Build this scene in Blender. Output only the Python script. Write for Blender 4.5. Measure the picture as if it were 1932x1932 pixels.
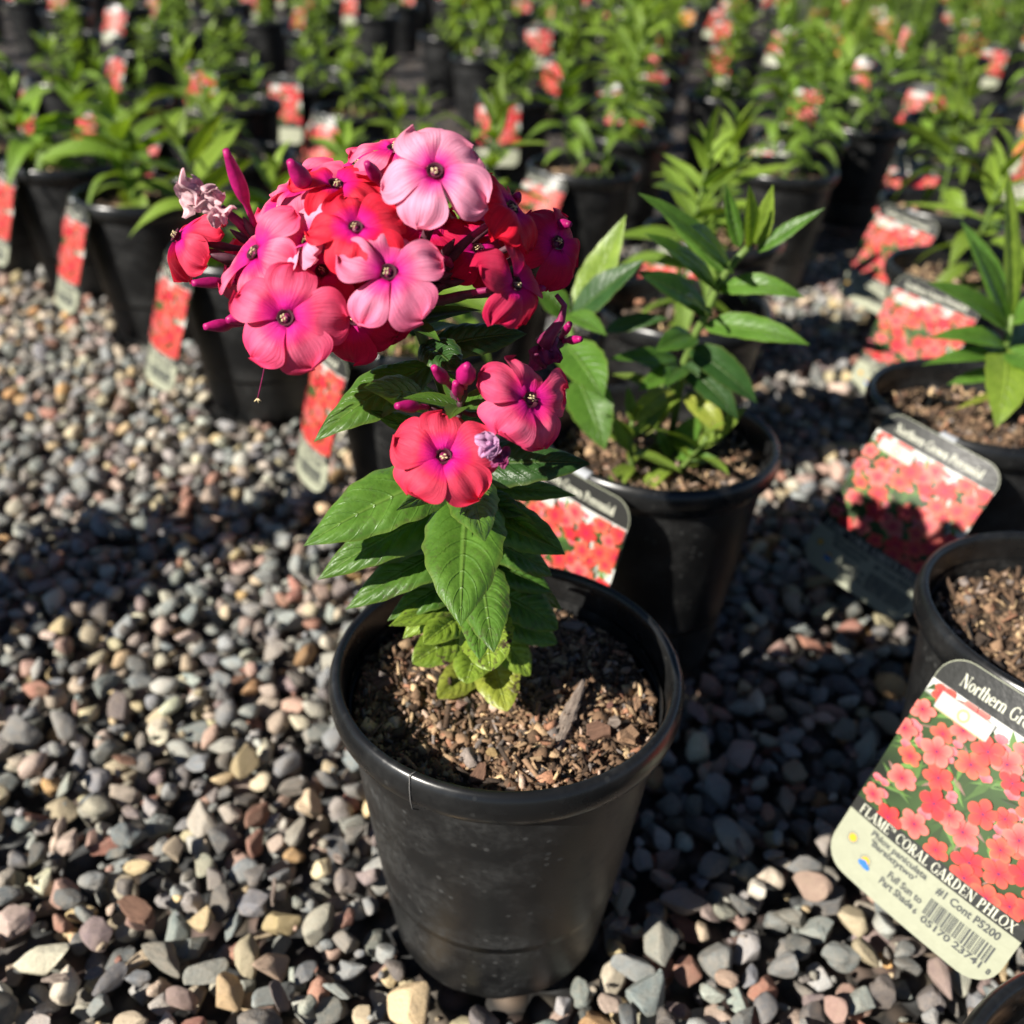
import bpy, math, random
import numpy as np
from mathutils import Vector, Matrix

# ------------------------------------------------------------------ scene, camera, light
scene = bpy.context.scene
for o in list(bpy.data.objects):
    bpy.data.objects.remove(o)
COL = scene.collection
rad = math.radians

FPX, PITCH, CAMH, ROLL = 1765.0, rad(32.0), 0.4705, rad(2.2)   # focal length for a 1932 px wide picture
FW = np.array([0, math.cos(PITCH), -math.sin(PITCH)])
_u = np.array([0, math.sin(PITCH), math.cos(PITCH)]); _r = np.array([1.0, 0, 0])
RT = math.cos(ROLL) * _r + math.sin(ROLL) * _u
UP = -math.sin(ROLL) * _r + math.cos(ROLL) * _u
CP = np.array([0, 0, CAMH])

cam = bpy.data.cameras.new('camera')
cam.sensor_fit = 'HORIZONTAL'; cam.sensor_width = 36.0
cam.lens = 36.0 * FPX / 1932.0
cam.clip_start = 0.01; cam.clip_end = 500.0
cam.dof.use_dof = True
cam.dof.focus_distance = 0.345
cam.dof.aperture_fstop = 7.6
cam.dof.aperture_blades = 0
camo = bpy.data.objects.new('camera', cam); COL.objects.link(camo)
M = Matrix.Identity(4)
for i in range(3):
    M[i][0] = RT[i]; M[i][1] = UP[i]; M[i][2] = -FW[i]; M[i][3] = CP[i]
camo.matrix_world = M
scene.camera = camo

SHADOW_AZ, SUN_EL = rad(35.0), rad(35.0)      # shadows fall towards this azimuth (x right, y away)
world = bpy.data.worlds.new('World'); scene.world = world; world.use_nodes = True
nt = world.node_tree; bg = nt.nodes['Background']
sky = nt.nodes.new('ShaderNodeTexSky'); sky.sky_type = 'NISHITA'; sky.sun_disc = False
sky.sun_elevation = SUN_EL
sdir = Vector((-math.cos(SHADOW_AZ), -math.sin(SHADOW_AZ)))     # towards the sun
sky.sun_rotation = math.atan2(sdir.x, sdir.y)
sky.altitude = 1800.0; sky.air_density = 0.7; sky.dust_density = 0.15
nt.links.new(sky.outputs[0], bg.inputs[0]); bg.inputs[1].default_value = 0.05
sun = bpy.data.lights.new('sun', 'SUN'); sun.energy = 5.0; sun.angle = rad(0.55); sun.color = (1.0, 0.945, 0.85)
suno = bpy.data.objects.new('sun', sun); COL.objects.link(suno)
L = Vector((math.cos(SHADOW_AZ) * math.cos(SUN_EL), math.sin(SHADOW_AZ) * math.cos(SUN_EL), -math.sin(SUN_EL)))
suno.rotation_euler = L.to_track_quat('-Z', 'Y').to_euler()
suno.location = (-1, -1, 2)

vs = scene.view_settings
vs.view_transform = 'Standard'; vs.look = 'None'; vs.gamma = 1.0; vs.use_curve_mapping = False
vs.exposure = 0.90
scene.render.engine = 'CYCLES'
scene.cycles.max_bounces = 6; scene.cycles.transparent_max_bounces = 6
scene.cycles.caustics_reflective = False; scene.cycles.caustics_refractive = False

# ------------------------------------------------------------------ helpers
rs = np.random.RandomState(7)
def ray(u, v): return FW + RT * (u - 966) / FPX - UP * (v - 966) / FPX
def onz(u, v, z):
    d = ray(u, v); return CP + d * (z - CAMH) / d[2]
def ony(u, v, y):
    d = ray(u, v); return CP + d * y / d[1]
def pr(P):
    q = np.asarray(P, float) - CP; d = q @ FW
    return np.array([966 + FPX * (q @ RT) / d, 966 - FPX * (q @ UP) / d, d])
def unit(v):
    v = np.asarray(v, float); n = np.linalg.norm(v)
    return v / n if n > 1e-12 else v
def smooth(x, a, b):
    t = np.clip((x - a) / (b - a), 0, 1); return t * t * (3 - 2 * t)

def mesh(name, V, Fc, mats, uv=None, col=None, smooth_=True, mat_idx=None):
    me = bpy.data.meshes.new(name)
    V = np.asarray(V, np.float32)
    if isinstance(Fc, np.ndarray):
        n, k = Fc.shape
        me.vertices.add(len(V)); me.vertices.foreach_set('co', V.ravel())
        me.loops.add(n * k); me.loops.foreach_set('vertex_index', Fc.ravel().astype(np.int32))
        me.polygons.add(n); me.polygons.foreach_set('loop_start', np.arange(n, dtype=np.int32) * k)
        me.polygons.foreach_set('loop_total', np.full(n, k, np.int32))
        me.update(calc_edges=True)
    else:
        me.from_pydata(V.tolist(), [], Fc); me.update()
    for m in (mats if isinstance(mats, (list, tuple)) else [mats]): me.materials.append(m)
    if smooth_: me.polygons.foreach_set('use_smooth', np.ones(len(me.polygons), bool))
    if mat_idx is not None: me.polygons.foreach_set('material_index', np.asarray(mat_idx, np.int32))
    li = np.zeros(len(me.loops), np.int32); me.loops.foreach_get('vertex_index', li)
    if uv is not None:
        l = me.uv_layers.new(name='UVMap'); l.data.foreach_set('uv', np.asarray(uv, np.float32)[li].ravel())
    if col is not None:
        c = np.asarray(col, np.float32)
        if c.shape[1] == 3: c = np.hstack([c, np.ones((len(c), 1), np.float32)])
        a = me.color_attributes.new('Col', 'FLOAT_COLOR', 'POINT'); a.data.foreach_set('color', c.ravel())
    me.validate()
    return me

def obj(name, data, parent=None, mat=None, loc=None):
    o = bpy.data.objects.new(name, data); COL.objects.link(o)
    if parent is not None: o.parent = parent
    if mat is not None: o.matrix_basis = mat
    elif loc is not None: o.location = loc
    return o
def thing(name, label, cat, loc=(0, 0, 0), rz=0, group=None):
    o = bpy.data.objects.new(name, None); COL.objects.link(o)
    o.empty_display_size = 0.02; o.location = loc; o.rotation_euler = (0, 0, rz)
    o['label'] = label; o['category'] = cat
    if group: o['group'] = group
    return o
def copy_tree(src, parent=None):
    c = src.copy(); COL.objects.link(c); c.parent = parent
    for ch in src.children: copy_tree(ch, c)
    return c

class MB:                       # collects geometry
    def __init__(s): s.V = []; s.F = []; s.C = []; s.n = 0; s.UV = []
    def add(s, V, Fc, col=None, uv=None):
        V = np.asarray(V, float)
        s.V.append(V); s.F += [[i + s.n for i in f] for f in Fc]
        if col is not None:
            c = np.asarray(col, float)
            s.C.append(np.tile(c, (len(V), 1)) if c.ndim == 1 else c)
        if uv is not None: s.UV.append(np.asarray(uv, float))
        s.n += len(V)
    def build(s, name, mats, smooth_=True, origin=None):
        V = np.vstack(s.V)
        if origin is not None: V = V - np.asarray(origin)
        return mesh(name, V, s.F, mats, uv=np.vstack(s.UV) if s.UV else None, col=np.vstack(s.C) if s.C else None, smooth_=smooth_)

def grid_faces(n, m, wrap=False):
    F = []
    for i in range(n - 1):
        for j in range(m - (0 if wrap else 1)):
            F.append([i * m + j, i * m + (j + 1) % m, (i + 1) * m + (j + 1) % m, (i + 1) * m + j])
    return F
def lathe(profile, n=64):
    t = np.arange(n) * 2 * math.pi / n
    V = [[r * math.cos(a), r * math.sin(a), z] for r, z in profile for a in t]
    F = []
    for i in range(len(profile) - 1):
        for j in range(n):
            F.append([i * n + j, i * n + (j + 1) % n, (i + 1) * n + (j + 1) % n, (i + 1) * n + j])
    return np.array(V), F
def tube(pts, radii, n=7, cap=True):
    pts = np.asarray(pts, float); V = []; k = len(pts)
    radii = np.broadcast_to(np.asarray(radii, float), (k,))
    ref = np.array([0.3, 0.5, 0.8]); prev = None
    for i in range(k):
        T = unit(pts[min(i + 1, k - 1)] - pts[max(i - 1, 0)])
        if prev is None:
            a = unit(np.cross(T, ref))
        else:
            a = unit(prev - T * (prev @ T))
        prev = a; b = np.cross(T, a)
        for j in range(n):
            q = 2 * math.pi * j / n
            V.append(pts[i] + radii[i] * (math.cos(q) * a + math.sin(q) * b))
    F = grid_faces(k, n, True)
    if cap:
        F.append(list(range(n))[::-1]); F.append([(k - 1) * n + j for j in range(n)])
    return np.array(V), F
def bez(p0, p1, p2, n):
    t = np.linspace(0, 1, n)[:, None]
    return (1 - t) ** 2 * p0 + 2 * t * (1 - t) * p1 + t * t * p2

# ------------------------------------------------------------------ materials
class NM:
    def __init__(s, name):
        s.m = bpy.data.materials.new(name); s.m.use_nodes = True
        s.t = s.m.node_tree; s.b = s.t.nodes['Principled BSDF']; s.out = s.t.nodes['Material Output']
    def n(s, typ, **kw):
        x = s.t.nodes.new(typ)
        for k, v in kw.items():
            if k in x.inputs: x.inputs[k].default_value = v
            else: setattr(x, k, v)
        return x
    def l(s, a, b): s.t.links.new(a, b)
    def noise(s, scale, detail=3, rough=0.55, vec=None, dim='3D'):
        x = s.n('ShaderNodeTexNoise', Scale=scale, Detail=detail, Roughness=rough)
        x.noise_dimensions = dim
        if vec is not None: s.l(vec, x.inputs['Vector'])
        return x.outputs['Fac']
    def ramp(s, fac, stops, interp='LINEAR'):
        x = s.n('ShaderNodeValToRGB'); x.color_ramp.interpolation = interp
        e = x.color_ramp.elements
        while len(e) < len(stops): e.new(0.5)
        for q, (p, c) in zip(e, stops):
            q.position = p; q.color = (*c, 1) if len(c) == 3 else c
        s.l(fac, x.inputs[0]); return x.outputs[0]
    def val(s, v, stops):
        return s.ramp(v, [(p, (c, c, c)) for p, c in stops])
    def mix(s, fac, a, b, mode='MIX'):
        x = s.n('ShaderNodeMix'); x.data_type = 'RGBA'; x.blend_type = mode
        for sock, v in ((x.inputs[0], fac), (x.inputs[6], a), (x.inputs[7], b)):
            if hasattr(v, 'links'): s.l(v, sock)
            elif isinstance(v, (int, float)): sock.default_value = v
            else: sock.default_value = (*v, 1) if len(v) == 3 else v
        return x.outputs[2]
    def math(s, op, a, b=None, c=None):
        x = s.n('ShaderNodeMath', operation=op)
        for i, v in enumerate((a, b, c)):
            if v is None: continue
            if hasattr(v, 'links'): s.l(v, x.inputs[i])
            else: x.inputs[i].default_value = v
        return x.outputs[0]
    def bump(s, h, strength, dist=0.001, normal=None):
        x = s.n('ShaderNodeBump', Strength=strength, Distance=dist); s.l(h, x.inputs['Height'])
        if normal is not None: s.l(normal, x.inputs['Normal'])
        s.l(x.outputs[0], s.b.inputs['Normal']); return x.outputs[0]
    def uv(s): return s.n('ShaderNodeUVMap').outputs[0]
    def objco(s): return s.n('ShaderNodeTexCoord').outputs['Object']
    def sep(s, v):
        x = s.n('ShaderNodeSeparateXYZ'); s.l(v, x.inputs[0]); return x.outputs
    def comb(s, x_, y_, z_=0.0):
        x = s.n('ShaderNodeCombineXYZ')
        for i, v in enumerate((x_, y_, z_)):
            if hasattr(v, 'links'): s.l(v, x.inputs[i])
            else: x.inputs[i].default_value = v
        return x.outputs[0]
    def set(s, **kw):
        for k, v in kw.items():
            k = k.replace('_', ' ')
            if hasattr(v, 'links'): s.l(v, s.b.inputs[k])
            else: s.b.inputs[k].default_value = (*v, 1) if isinstance(v, tuple) and len(v) == 3 else v
    def translucent(s, fac, color, normal=None):
        tr = s.n('ShaderNodeBsdfTranslucent'); mx = s.n('ShaderNodeMixShader')
        if hasattr(fac, 'links'): s.l(fac, mx.inputs[0])
        else: mx.inputs[0].default_value = fac
        if hasattr(color, 'links'): s.l(color, tr.inputs[0])
        else: tr.inputs[0].default_value = (*color, 1)
        if normal is not None: s.l(normal, tr.inputs['Normal'])
        s.l(s.b.outputs[0], mx.inputs[1]); s.l(tr.outputs[0], mx.inputs[2]); s.l(mx.outputs[0], s.out.inputs[0])

def colour_source(k, attr):
    if attr:
        a = k.n('ShaderNodeAttribute'); a.attribute_name = 'Col'; return a.outputs['Color'], a.outputs['Alpha']
    a = k.n('ShaderNodeObjectInfo'); return a.outputs['Color'], a.outputs['Alpha']

def mat_stone(name, attr):
    k = NM(name); c, al = colour_source(k, attr); co = k.objco()
    if not attr:
        oi = k.n('ShaderNodeObjectInfo'); va = k.n('ShaderNodeVectorMath', operation='ADD')
        k.l(co, va.inputs[0]); k.l(k.comb(k.math('MULTIPLY', oi.outputs['Random'], 9.0), 0.0), va.inputs[1]); co = va.outputs[0]
        sc = 0.016
    else: sc = 1.0
    n1 = k.noise(150 * sc, 4, 0.6, co); n2 = k.noise(900 * sc, 3, 0.7, co); n3 = k.noise(2200 * sc, 2, 0.5, co)
    c1 = k.mix(k.val(n1, [(0.3, 0.0), (0.75, 0.55)]), c, k.mix(0.6, c, (0.46, 0.36, 0.26)))
    c2 = k.mix(1.0, c1, k.ramp(n2, [(0.25, (0.62, 0.62, 0.62)), (0.5, (1, 1, 1)), (0.78, (1.35, 1.32, 1.28))]), 'MULTIPLY')
    c3 = k.mix(k.val(n3, [(0.62, 0.0), (0.72, 0.45)]), c2, (0.5, 0.48, 0.45))
    k.set(Base_Color=c3, Roughness=k.val(n1, [(0.2, 0.62), (0.8, 0.85)]))
    k.b.inputs['Specular IOR Level'].default_value = 0.35
    h = k.math('ADD', k.math('MULTIPLY', n2, 0.6), k.math('MULTIPLY', n1, 0.9))
    k.bump(h, 0.9, 0.0016)
    return k.m
M_STONE = mat_stone('river_stone', False); M_GRAVEL = mat_stone('river_gravel', True)

def mat_ground():
    k = NM('gravel_bed'); co = k.objco()
    v = k.n('ShaderNodeTexVoronoi', Scale=62.0); k.l(co, v.inputs['Vector'])
    c = k.ramp(k.sep(v.outputs['Color'])[0], [(0.0, (0.07, 0.075, 0.08)), (0.3, (0.16, 0.165, 0.165)), (0.5, (0.28, 0.21, 0.15)), (0.68, (0.22, 0.14, 0.12)), (0.85, (0.32, 0.27, 0.2)), (1.0, (0.12, 0.11, 0.12))])
    dist = v.outputs['Distance']
    cc = k.mix(1.0, k.mix(k.val(dist, [(0.3, 0.0), (0.65, 0.95)]), c, (0.015, 0.014, 0.013)), (0.5, 0.5, 0.5), 'MULTIPLY')  # shade in the voids between pebbles painted near black, whole bed darkened
    k.set(Base_Color=cc, Roughness=0.8)
    k.bump(k.math('SUBTRACT', 1.0, dist), 1.0, 0.008)
    return k.m
M_GROUND = mat_ground()

def mat_pot(name, dust, r0=0.40):
    k = NM(name); co = k.objco()
    n1 = k.noise(28, 5, 0.6, co); n2 = k.noise(260, 3, 0.6, co)
    v = k.n('ShaderNodeTexVoronoi', Scale=190.0); k.l(co, v.inputs['Vector'])
    spots = k.math('MULTIPLY', k.val(v.outputs['Distance'], [(0.16, 1.0), (0.30, 0.0)]), k.val(k.sep(v.outputs['Color'])[0], [(0.72, 0.0), (0.80, 1.0)]))
    dsum = k.math('MULTIPLY', k.math('ADD', k.math('MULTIPLY', k.val(n1, [(0.42, 0.0), (0.7, 0.7)]), k.val(n2, [(0.35, 0.2), (0.7, 1.0)])), k.math('MULTIPLY', spots, 0.5)), dust)
    c = k.mix(dsum, (0.0075, 0.0077, 0.0080), (0.085, 0.085, 0.082))
    k.set(Base_Color=c, Roughness=k.math('ADD', r0, k.math('MULTIPLY', dsum, 0.5)))
    k.b.inputs['Specular IOR Level'].default_value = 0.45
    k.bump(k.math('ADD', k.math('MULTIPLY', n2, 0.25), n1), 0.12, 0.0012)
    return k.m
M_POT = mat_pot('black_plastic', 0.75); M_RIM = mat_pot('black_plastic_rim', 0.3, 0.27)

def mat_soil():
    k = NM('potting_mix'); co = k.objco()
    n = k.noise(330, 5, 0.75, co); n2 = k.noise(70, 3, 0.6, co)
    v = k.n('ShaderNodeTexVoronoi', Scale=420.0); k.l(co, v.inputs['Vector'])
    c = k.ramp(n, [(0.3, (0.018, 0.012, 0.008)), (0.48, (0.06, 0.037, 0.021)), (0.6, (0.14, 0.09, 0.05)), (0.72, (0.3, 0.21, 0.12)), (0.8, (0.12, 0.08, 0.06))])
    c = k.mix(k.val(n2, [(0.4, 0.0), (0.7, 0.4)]), c, (0.17, 0.12, 0.07))
    k.set(Base_Color=c, Roughness=0.92)
    k.bump(k.math('ADD', n, k.math('MULTIPLY', v.outputs['Distance'], 0.6)), 1.0, 0.003)
    return k.m
M_SOIL = mat_soil()
def mat_crumb():
    k = NM('soil_crumbs'); c, a = colour_source(k, True); n = k.noise(900, 3, 0.6, k.objco())
    k.set(Base_Color=k.mix(1.0, c, k.ramp(n, [(0.25, (0.55, 0.55, 0.55)), (0.75, (1.35, 1.3, 1.25))]), 'MULTIPLY'), Roughness=0.9)
    k.bump(n, 0.6, 0.0006); return k.m
M_CRUMB = mat_crumb()
def mat_wood(name, c0, c1):
    k = NM(name); co = k.objco(); s = k.sep(co)
    n = k.noise(1.0, 4, 0.6, k.comb(k.math('MULTIPLY', s[0], 130.0), k.math('MULTIPLY', s[1], 1500.0), k.math('MULTIPLY', s[2], 900.0)))
    k.set(Base_Color=k.ramp(n, [(0.3, c0), (0.7, c1)]), Roughness=0.88); k.bump(n, 0.8, 0.001); return k.m
M_STICK = mat_wood('weathered_wood', (0.10, 0.07, 0.055), (0.36, 0.29, 0.24))
M_BARK = mat_wood('bark_flake', (0.07, 0.035, 0.022), (0.24, 0.13, 0.085))
M_TANBARK = mat_wood('tan_bark', (0.2, 0.11, 0.06), (0.42, 0.26, 0.16))

def mat_leaf(name, attr, tr=0.28):
    k = NM(name); c, al = colour_source(k, attr); uv = k.uv(); s = k.sep(uv)
    x, y = s[0], s[1]                          # x along the leaf 0..1, y across -1..1 stored as 0..1
    ya = k.math('ABSOLUTE', k.math('SUBTRACT', k.math('MULTIPLY', y, 2.0), 1.0))
    co = k.objco()
    ph = k.math('SUBTRACT', k.math('MULTIPLY', x, 9.0), k.math('MULTIPLY', k.math('POWER', ya, 1.2), 2.1))
    ph = k.math('ADD', ph, k.math('MULTIPLY', k.noise(3.0, 2, 0.5, uv), 0.3))
    saw = k.math('ABSOLUTE', k.math('SUBTRACT', k.math('FRACT', ph), 0.5))      # 0.5 at the vein
    vein = k.val(saw, [(0.41, 0.0), (0.5, 1.0)])
    vein = k.math('MULTIPLY', vein, k.val(ya, [(0.0, 1.0), (0.85, 0.25)]))
    mid = k.val(ya, [(0.015, 1.0), (0.075, 0.0)])
    n1 = k.noise(90, 4, 0.6, co); n2 = k.noise(420, 3, 0.65, co)
    base = k.mix(1.0, c, k.ramp(n1, [(0.3, (0.75, 0.8, 0.7)), (0.7, (1.2, 1.15, 1.25))]), 'MULTIPLY')
    base = k.mix(1.0, base, k.ramp(n2, [(0.3, (0.85, 0.87, 0.85)), (0.7, (1.12, 1.1, 1.12))]), 'MULTIPLY')
    pale = k.mix(0.55, base, (0.30, 0.40, 0.10))
    base = k.mix(k.math('MULTIPLY', vein, 0.22), base, k.mix(0.5, base, (0.03, 0.08, 0.015)))
    base = k.mix(k.math('MULTIPLY', mid, 0.3), base, pale)
    edge = k.math('MULTIPLY', k.val(ya, [(0.86, 0.0), (0.99, 1.0)]), 0.35)
    base = k.mix(edge, base, k.mix(0.5, base, (0.28, 0.25, 0.05)))
    sp = k.noise(520, 2, 0.5, co); sp2 = k.noise(75, 2, 0.5, co)
    spot = k.math('MULTIPLY', k.val(k.math('ADD', k.math('MULTIPLY', sp, 0.6), k.math('MULTIPLY', sp2, 0.4)), [(0.54, 0.0), (0.62, 1.0)]), k.math('SUBTRACT', 1.0, al))
    spot = k.math('MULTIPLY', spot, k.val(ya, [(0.2, 0.4), (0.8, 1.0)]))
    base = k.mix(spot, base, (0.06, 0.03, 0.03))
    k.set(Base_Color=base, Roughness=k.math('ADD', 0.30, k.math('MULTIPLY', n2, 0.18)))
    k.b.inputs['Specular IOR Level'].default_value = 0.4
    hgt = k.math('SUBTRACT', k.math('MULTIPLY', n2, 0.35), k.math('ADD', k.math('MULTIPLY', vein, 0.42), k.math('MULTIPLY', mid, 0.8)))
    nr = k.bump(hgt, 0.8, 0.0009)
    k.translucent(tr, k.mix(1.0, base, (1.5, 1.5, 0.5), 'MULTIPLY'), nr)
    return k.m
M_LEAF = mat_leaf('phlox_leaf', False); M_FOL = mat_leaf('phlox_foliage', True)

def mat_petal():
    k = NM('phlox_petal'); c, al = colour_source(k, False); s = k.sep(k.uv()); x, y = s[0], s[1]
    oi = k.n('ShaderNodeObjectInfo').outputs['Random']
    yc = k.math('ABSOLUTE', k.math('SUBTRACT', k.math('MULTIPLY', y, 2.0), 1.0))
    st = k.noise(1.0, 3, 0.6, k.comb(k.math('MULTIPLY', x, 2.2), k.math('MULTIPLY', y, 26.0), k.math('MULTIPLY', oi, 20.0)))
    soft = k.noise(1.0, 2, 0.5, k.comb(k.math('MULTIPLY', x, 3.0), k.math('MULTIPLY', y, 3.0), k.math('MULTIPLY', oi, 31.0)))
    xx = k.math('ADD', x, k.math('MULTIPLY', k.math('SUBTRACT', st, 0.5), 0.22))
    xx = k.math('ADD', xx, k.math('MULTIPLY', yc, 0.10))
    # warm outer colour, paler bloom in the middle of the blade, magenta eye
    pale = k.mix(k.math('SUBTRACT', 1.0, al), c, (0.80, 0.40, 0.56))
    midb = k.math('MULTIPLY', k.val(xx, [(0.34, 0.0), (0.55, 1.0), (0.72, 0.9), (0.98, 0.12)]), k.val(soft, [(0.25, 0.5), (0.7, 1.0)]))
    base = k.mix(midb, c, pale)
    base = k.mix(k.val(xx, [(0.08, 1.0), (0.46, 0.0)]), base, (0.66, 0.006, 0.26))
    base = k.mix(k.val(x, [(0.0, 0.9), (0.09, 0.0)]), base, (0.26, 0.0, 0.06))
    base = k.mix(1.0, base, k.ramp(st, [(0.3, (0.86, 0.8, 0.82)), (0.7, (1.08, 1.12, 1.1))]), 'MULTIPLY')
    k.set(Base_Color=base, Roughness=0.55)
    k.b.inputs['Specular IOR Level'].default_value = 0.15
    nr = k.bump(k.math('ADD', k.math('MULTIPLY', st, 0.9), soft), 0.5, 0.0007)
    k.translucent(0.24, k.mix(1.0, base, (1.2, 0.85, 0.85), 'MULTIPLY'), nr)
    return k.m
M_PETAL = mat_petal()
def mat_plain(name, col, rough=0.6, var=0.25, scale=200, tr=0.0, spec=0.4):
    k = NM(name); n = k.noise(scale, 4, 0.6, k.objco())
    b = k.mix(1.0, col, k.ramp(n, [(0.3, (1 - var,) * 3), (0.7, (1 + var,) * 3)]), 'MULTIPLY')
    k.set(Base_Color=b, Roughness=rough); k.b.inputs['Specular IOR Level'].default_value = spec
    nr = k.bump(n, 0.3, 0.0008)
    if tr: k.translucent(tr, b, nr)
    return k.m
M_TUBE = mat_plain('corolla_tube', (0.20, 0.012, 0.07), 0.5, 0.4)
M_BUD = mat_plain('flower_bud', (0.42, 0.008, 0.14), 0.45, 0.35, 260, 0.15)
M_CALYX = mat_plain('calyx', (0.085, 0.030, 0.045), 0.6, 0.5)
M_THROAT = mat_plain('throat', (0.05, 0.0, 0.012), 0.7, 0.2)
M_STAMEN = mat_plain('stamen', (0.62, 0.5, 0.28), 0.6, 0.2)
M_STEM = mat_plain('stem', (0.13, 0.2, 0.045), 0.5, 0.3, 150, 0.1)
M_WITHER = mat_plain('withered_petal', (0.72, 0.47, 0.50), 0.75, 0.5, 170, 0.3)
M_WITHER2 = mat_plain('withered_lilac_petal', (0.55, 0.28, 0.47), 0.75, 0.5, 170, 0.3)
M_WITHER3 = mat_plain('withered_purple_petal', (0.20, 0.02, 0.09), 0.6, 0.5, 170, 0.2)
M_THREAD = mat_plain('grey_thread', (0.12, 0.115, 0.11), 0.8)

def mat_print(name, rough=0.45):
    k = NM(name); c, a = colour_source(k, True)
    n = k.noise(500, 3, 0.5, k.objco())
    k.set(Base_Color=k.mix(1.0, c, k.ramp(n, [(0.3, (0.95,) * 3), (0.7, (1.05,) * 3)]), 'MULTIPLY'), Roughness=rough)
    k.b.inputs['Specular IOR Level'].default_value = 0.3
    return k.m
M_PRINT = mat_print('tag_print')
M_CREAM = mat_plain('tag_cream', (0.295, 0.305, 0.22), 0.5, 0.05)
M_BLACK = mat_plain('tag_black', (0.022, 0.022, 0.02), 0.32, 0.1)
M_INK = mat_plain('tag_ink', (0.05, 0.055, 0.055), 0.5, 0.1)
M_LETTER = mat_plain('tag_letter', (0.50, 0.50, 0.40), 0.4, 0.05)
M_CLEAR = mat_plain('tag_strap', (0.35, 0.36, 0.38), 0.2, 0.1)

# ------------------------------------------------------------------ where the pots stand
RIM_R, RIM_Z, BASE_R = 0.0825, 0.180, 0.0585
PA, PB, PC, PD = (0.0006, 0.3338), (0.0985, 0.575), (0.351, 0.650), (0.298, 0.385)
PF1, PF, PE, PG = (-0.088, 0.770), (-0.285, 0.969), (-0.4715, 1.178), (-0.635, 1.345)
PH = (0.211, 0.114)
def rim_c(u, v): p = onz(u, v, RIM_Z); return (p[0], p[1])
def rim_l(u, v): p = onz(u, v, RIM_Z); return (p[0] + 0.083, p[1] + 0.012)
MID = [rim_l(1685, 505), rim_l(1668, 380), rim_l(1697, 292), (0.085, 1.43), (0.151, 0.84), (0.222, 1.10), rim_c(1181, 249), rim_c(1478, 313), rim_c(1512, 256), rim_c(1628, 233),
       rim_c(-30, 268), (-0.222, 1.23), (-0.42, 1.43), (-0.035, 1.035), rim_c(237, 185), rim_c(128, 148), rim_c(675, 205)]
FAR = [rim_c(278, 93), rim_c(345, 63), rim_c(585, 56)]
SIDE = [(-0.66, 0.40), (-0.78, 0.14)]          # stand beside the aisle, left of the picture: their shadows fall on the gravel
_all = [PA, PB, PC, PD, PF1, PF, PE, PG, PH] + MID + FAR + SIDE
def free(p, dmin): return all((p[0] - q[0]) ** 2 + (p[1] - q[1]) ** 2 > dmin * dmin for q in _all)
av, bv = np.array([.187, -.195]), np.array([.053, .265])
for j in range(1, 34):
    for i in range(-34, 26):
        p = np.array(PB) + av * i + bv * j + rs.uniform(-.045, .045, 2)
        if p[1] < 0.9 or p[1] > 8.2: continue
        u, v, d = pr((p[0], p[1], RIM_Z))
        if u < -190 or u > 2110 or v < -95: continue
        if 1440 < u < 1720 and v > 225: continue
        if u > 1720 and v > 330: continue
        if not free(p, 0.20 if p[1] < 2.2 else 0.27): continue
        _all.append(tuple(p))
        (MID if p[1] < 1.9 else FAR).append(tuple(p))
FAR = sorted(FAR, key=lambda p: p[1])[:240]
NEARP = [PA, PB, PC, PD, PF1, PF, PE, PG, PH] + MID + SIDE

# ------------------------------------------------------------------ ground and gravel
n = 60
gx = np.concatenate([-np.geomspace(60, 0.2, 20), np.linspace(-0.15, 0.15, 4), np.geomspace(0.2, 60, 20)])
gy = gx + 0.6
V = np.array([[x, y, -0.021] for y in gy for x in gx])
ground = obj('ground', mesh('ground', V, np.array(grid_faces(len(gy), len(gx))), M_GROUND))
ground['kind'] = 'structure'

def ico(sub):
    t = (1 + 5 ** .5) / 2
    v = [(-1, t, 0), (1, t, 0), (-1, -t, 0), (1, -t, 0), (0, -1, t), (0, 1, t), (0, -1, -t), (0, 1, -t), (t, 0, -1), (t, 0, 1), (-t, 0, -1), (-t, 0, 1)]
    f = [(0, 11, 5), (0, 5, 1), (0, 1, 7), (0, 7, 10), (0, 10, 11), (1, 5, 9), (5, 11, 4), (11, 10, 2), (10, 7, 6), (7, 1, 8), (3, 9, 4), (3, 4, 2), (3, 2, 6), (3, 6, 8), (3, 8, 9), (4, 9, 5), (2, 4, 11), (6, 2, 10), (8, 6, 7), (9, 8, 1)]
    v = [unit(x) for x in v]
    for _ in range(sub):
        c = {}; nf = []
        def mid(a, b):
            key = (min(a, b), max(a, b))
            if key not in c: v.append(unit(v[a] + v[b])); c[key] = len(v) - 1
            return c[key]
        for a, b, d in f:
            x, y, z = mid(a, b), mid(b, d), mid(d, a); nf += [(a, x, z), (b, y, x), (d, z, y), (x, y, z)]
        f = nf
    return np.array(v), np.array(f)
ICO = {s: ico(s) for s in (1, 2, 3)}
NSH = 30
def stone_shape(seed, sub):
    r = np.random.RandomState(seed); v, f = ICO[sub]; v = v.copy()
    fa = r.normal(size=(10, 3)); ph = r.uniform(0, 6.28, 10); am = np.concatenate([r.uniform(.05, .14, 6), r.uniform(.015, .035, 4)])
    rr = 1 + sum(am[i] * np.sin(v @ (fa[i] * (1.5 if i < 6 else 4.5)) + ph[i]) for i in range(10))
    v = v * rr[:, None]
    for _ in range(r.randint(6, 15)):                   # worn facets
        nn = unit(r.normal(size=3)); d = r.uniform(.40, .76); s = v @ nn - d
        v = v - np.outer(np.maximum(s, 0) * r.uniform(.75, 1.0), nn)
    v = v - v.mean(0); v /= np.abs(v).max(0)[None, :] ** .5 * np.abs(v).max() ** .5
    return v, f
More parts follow.
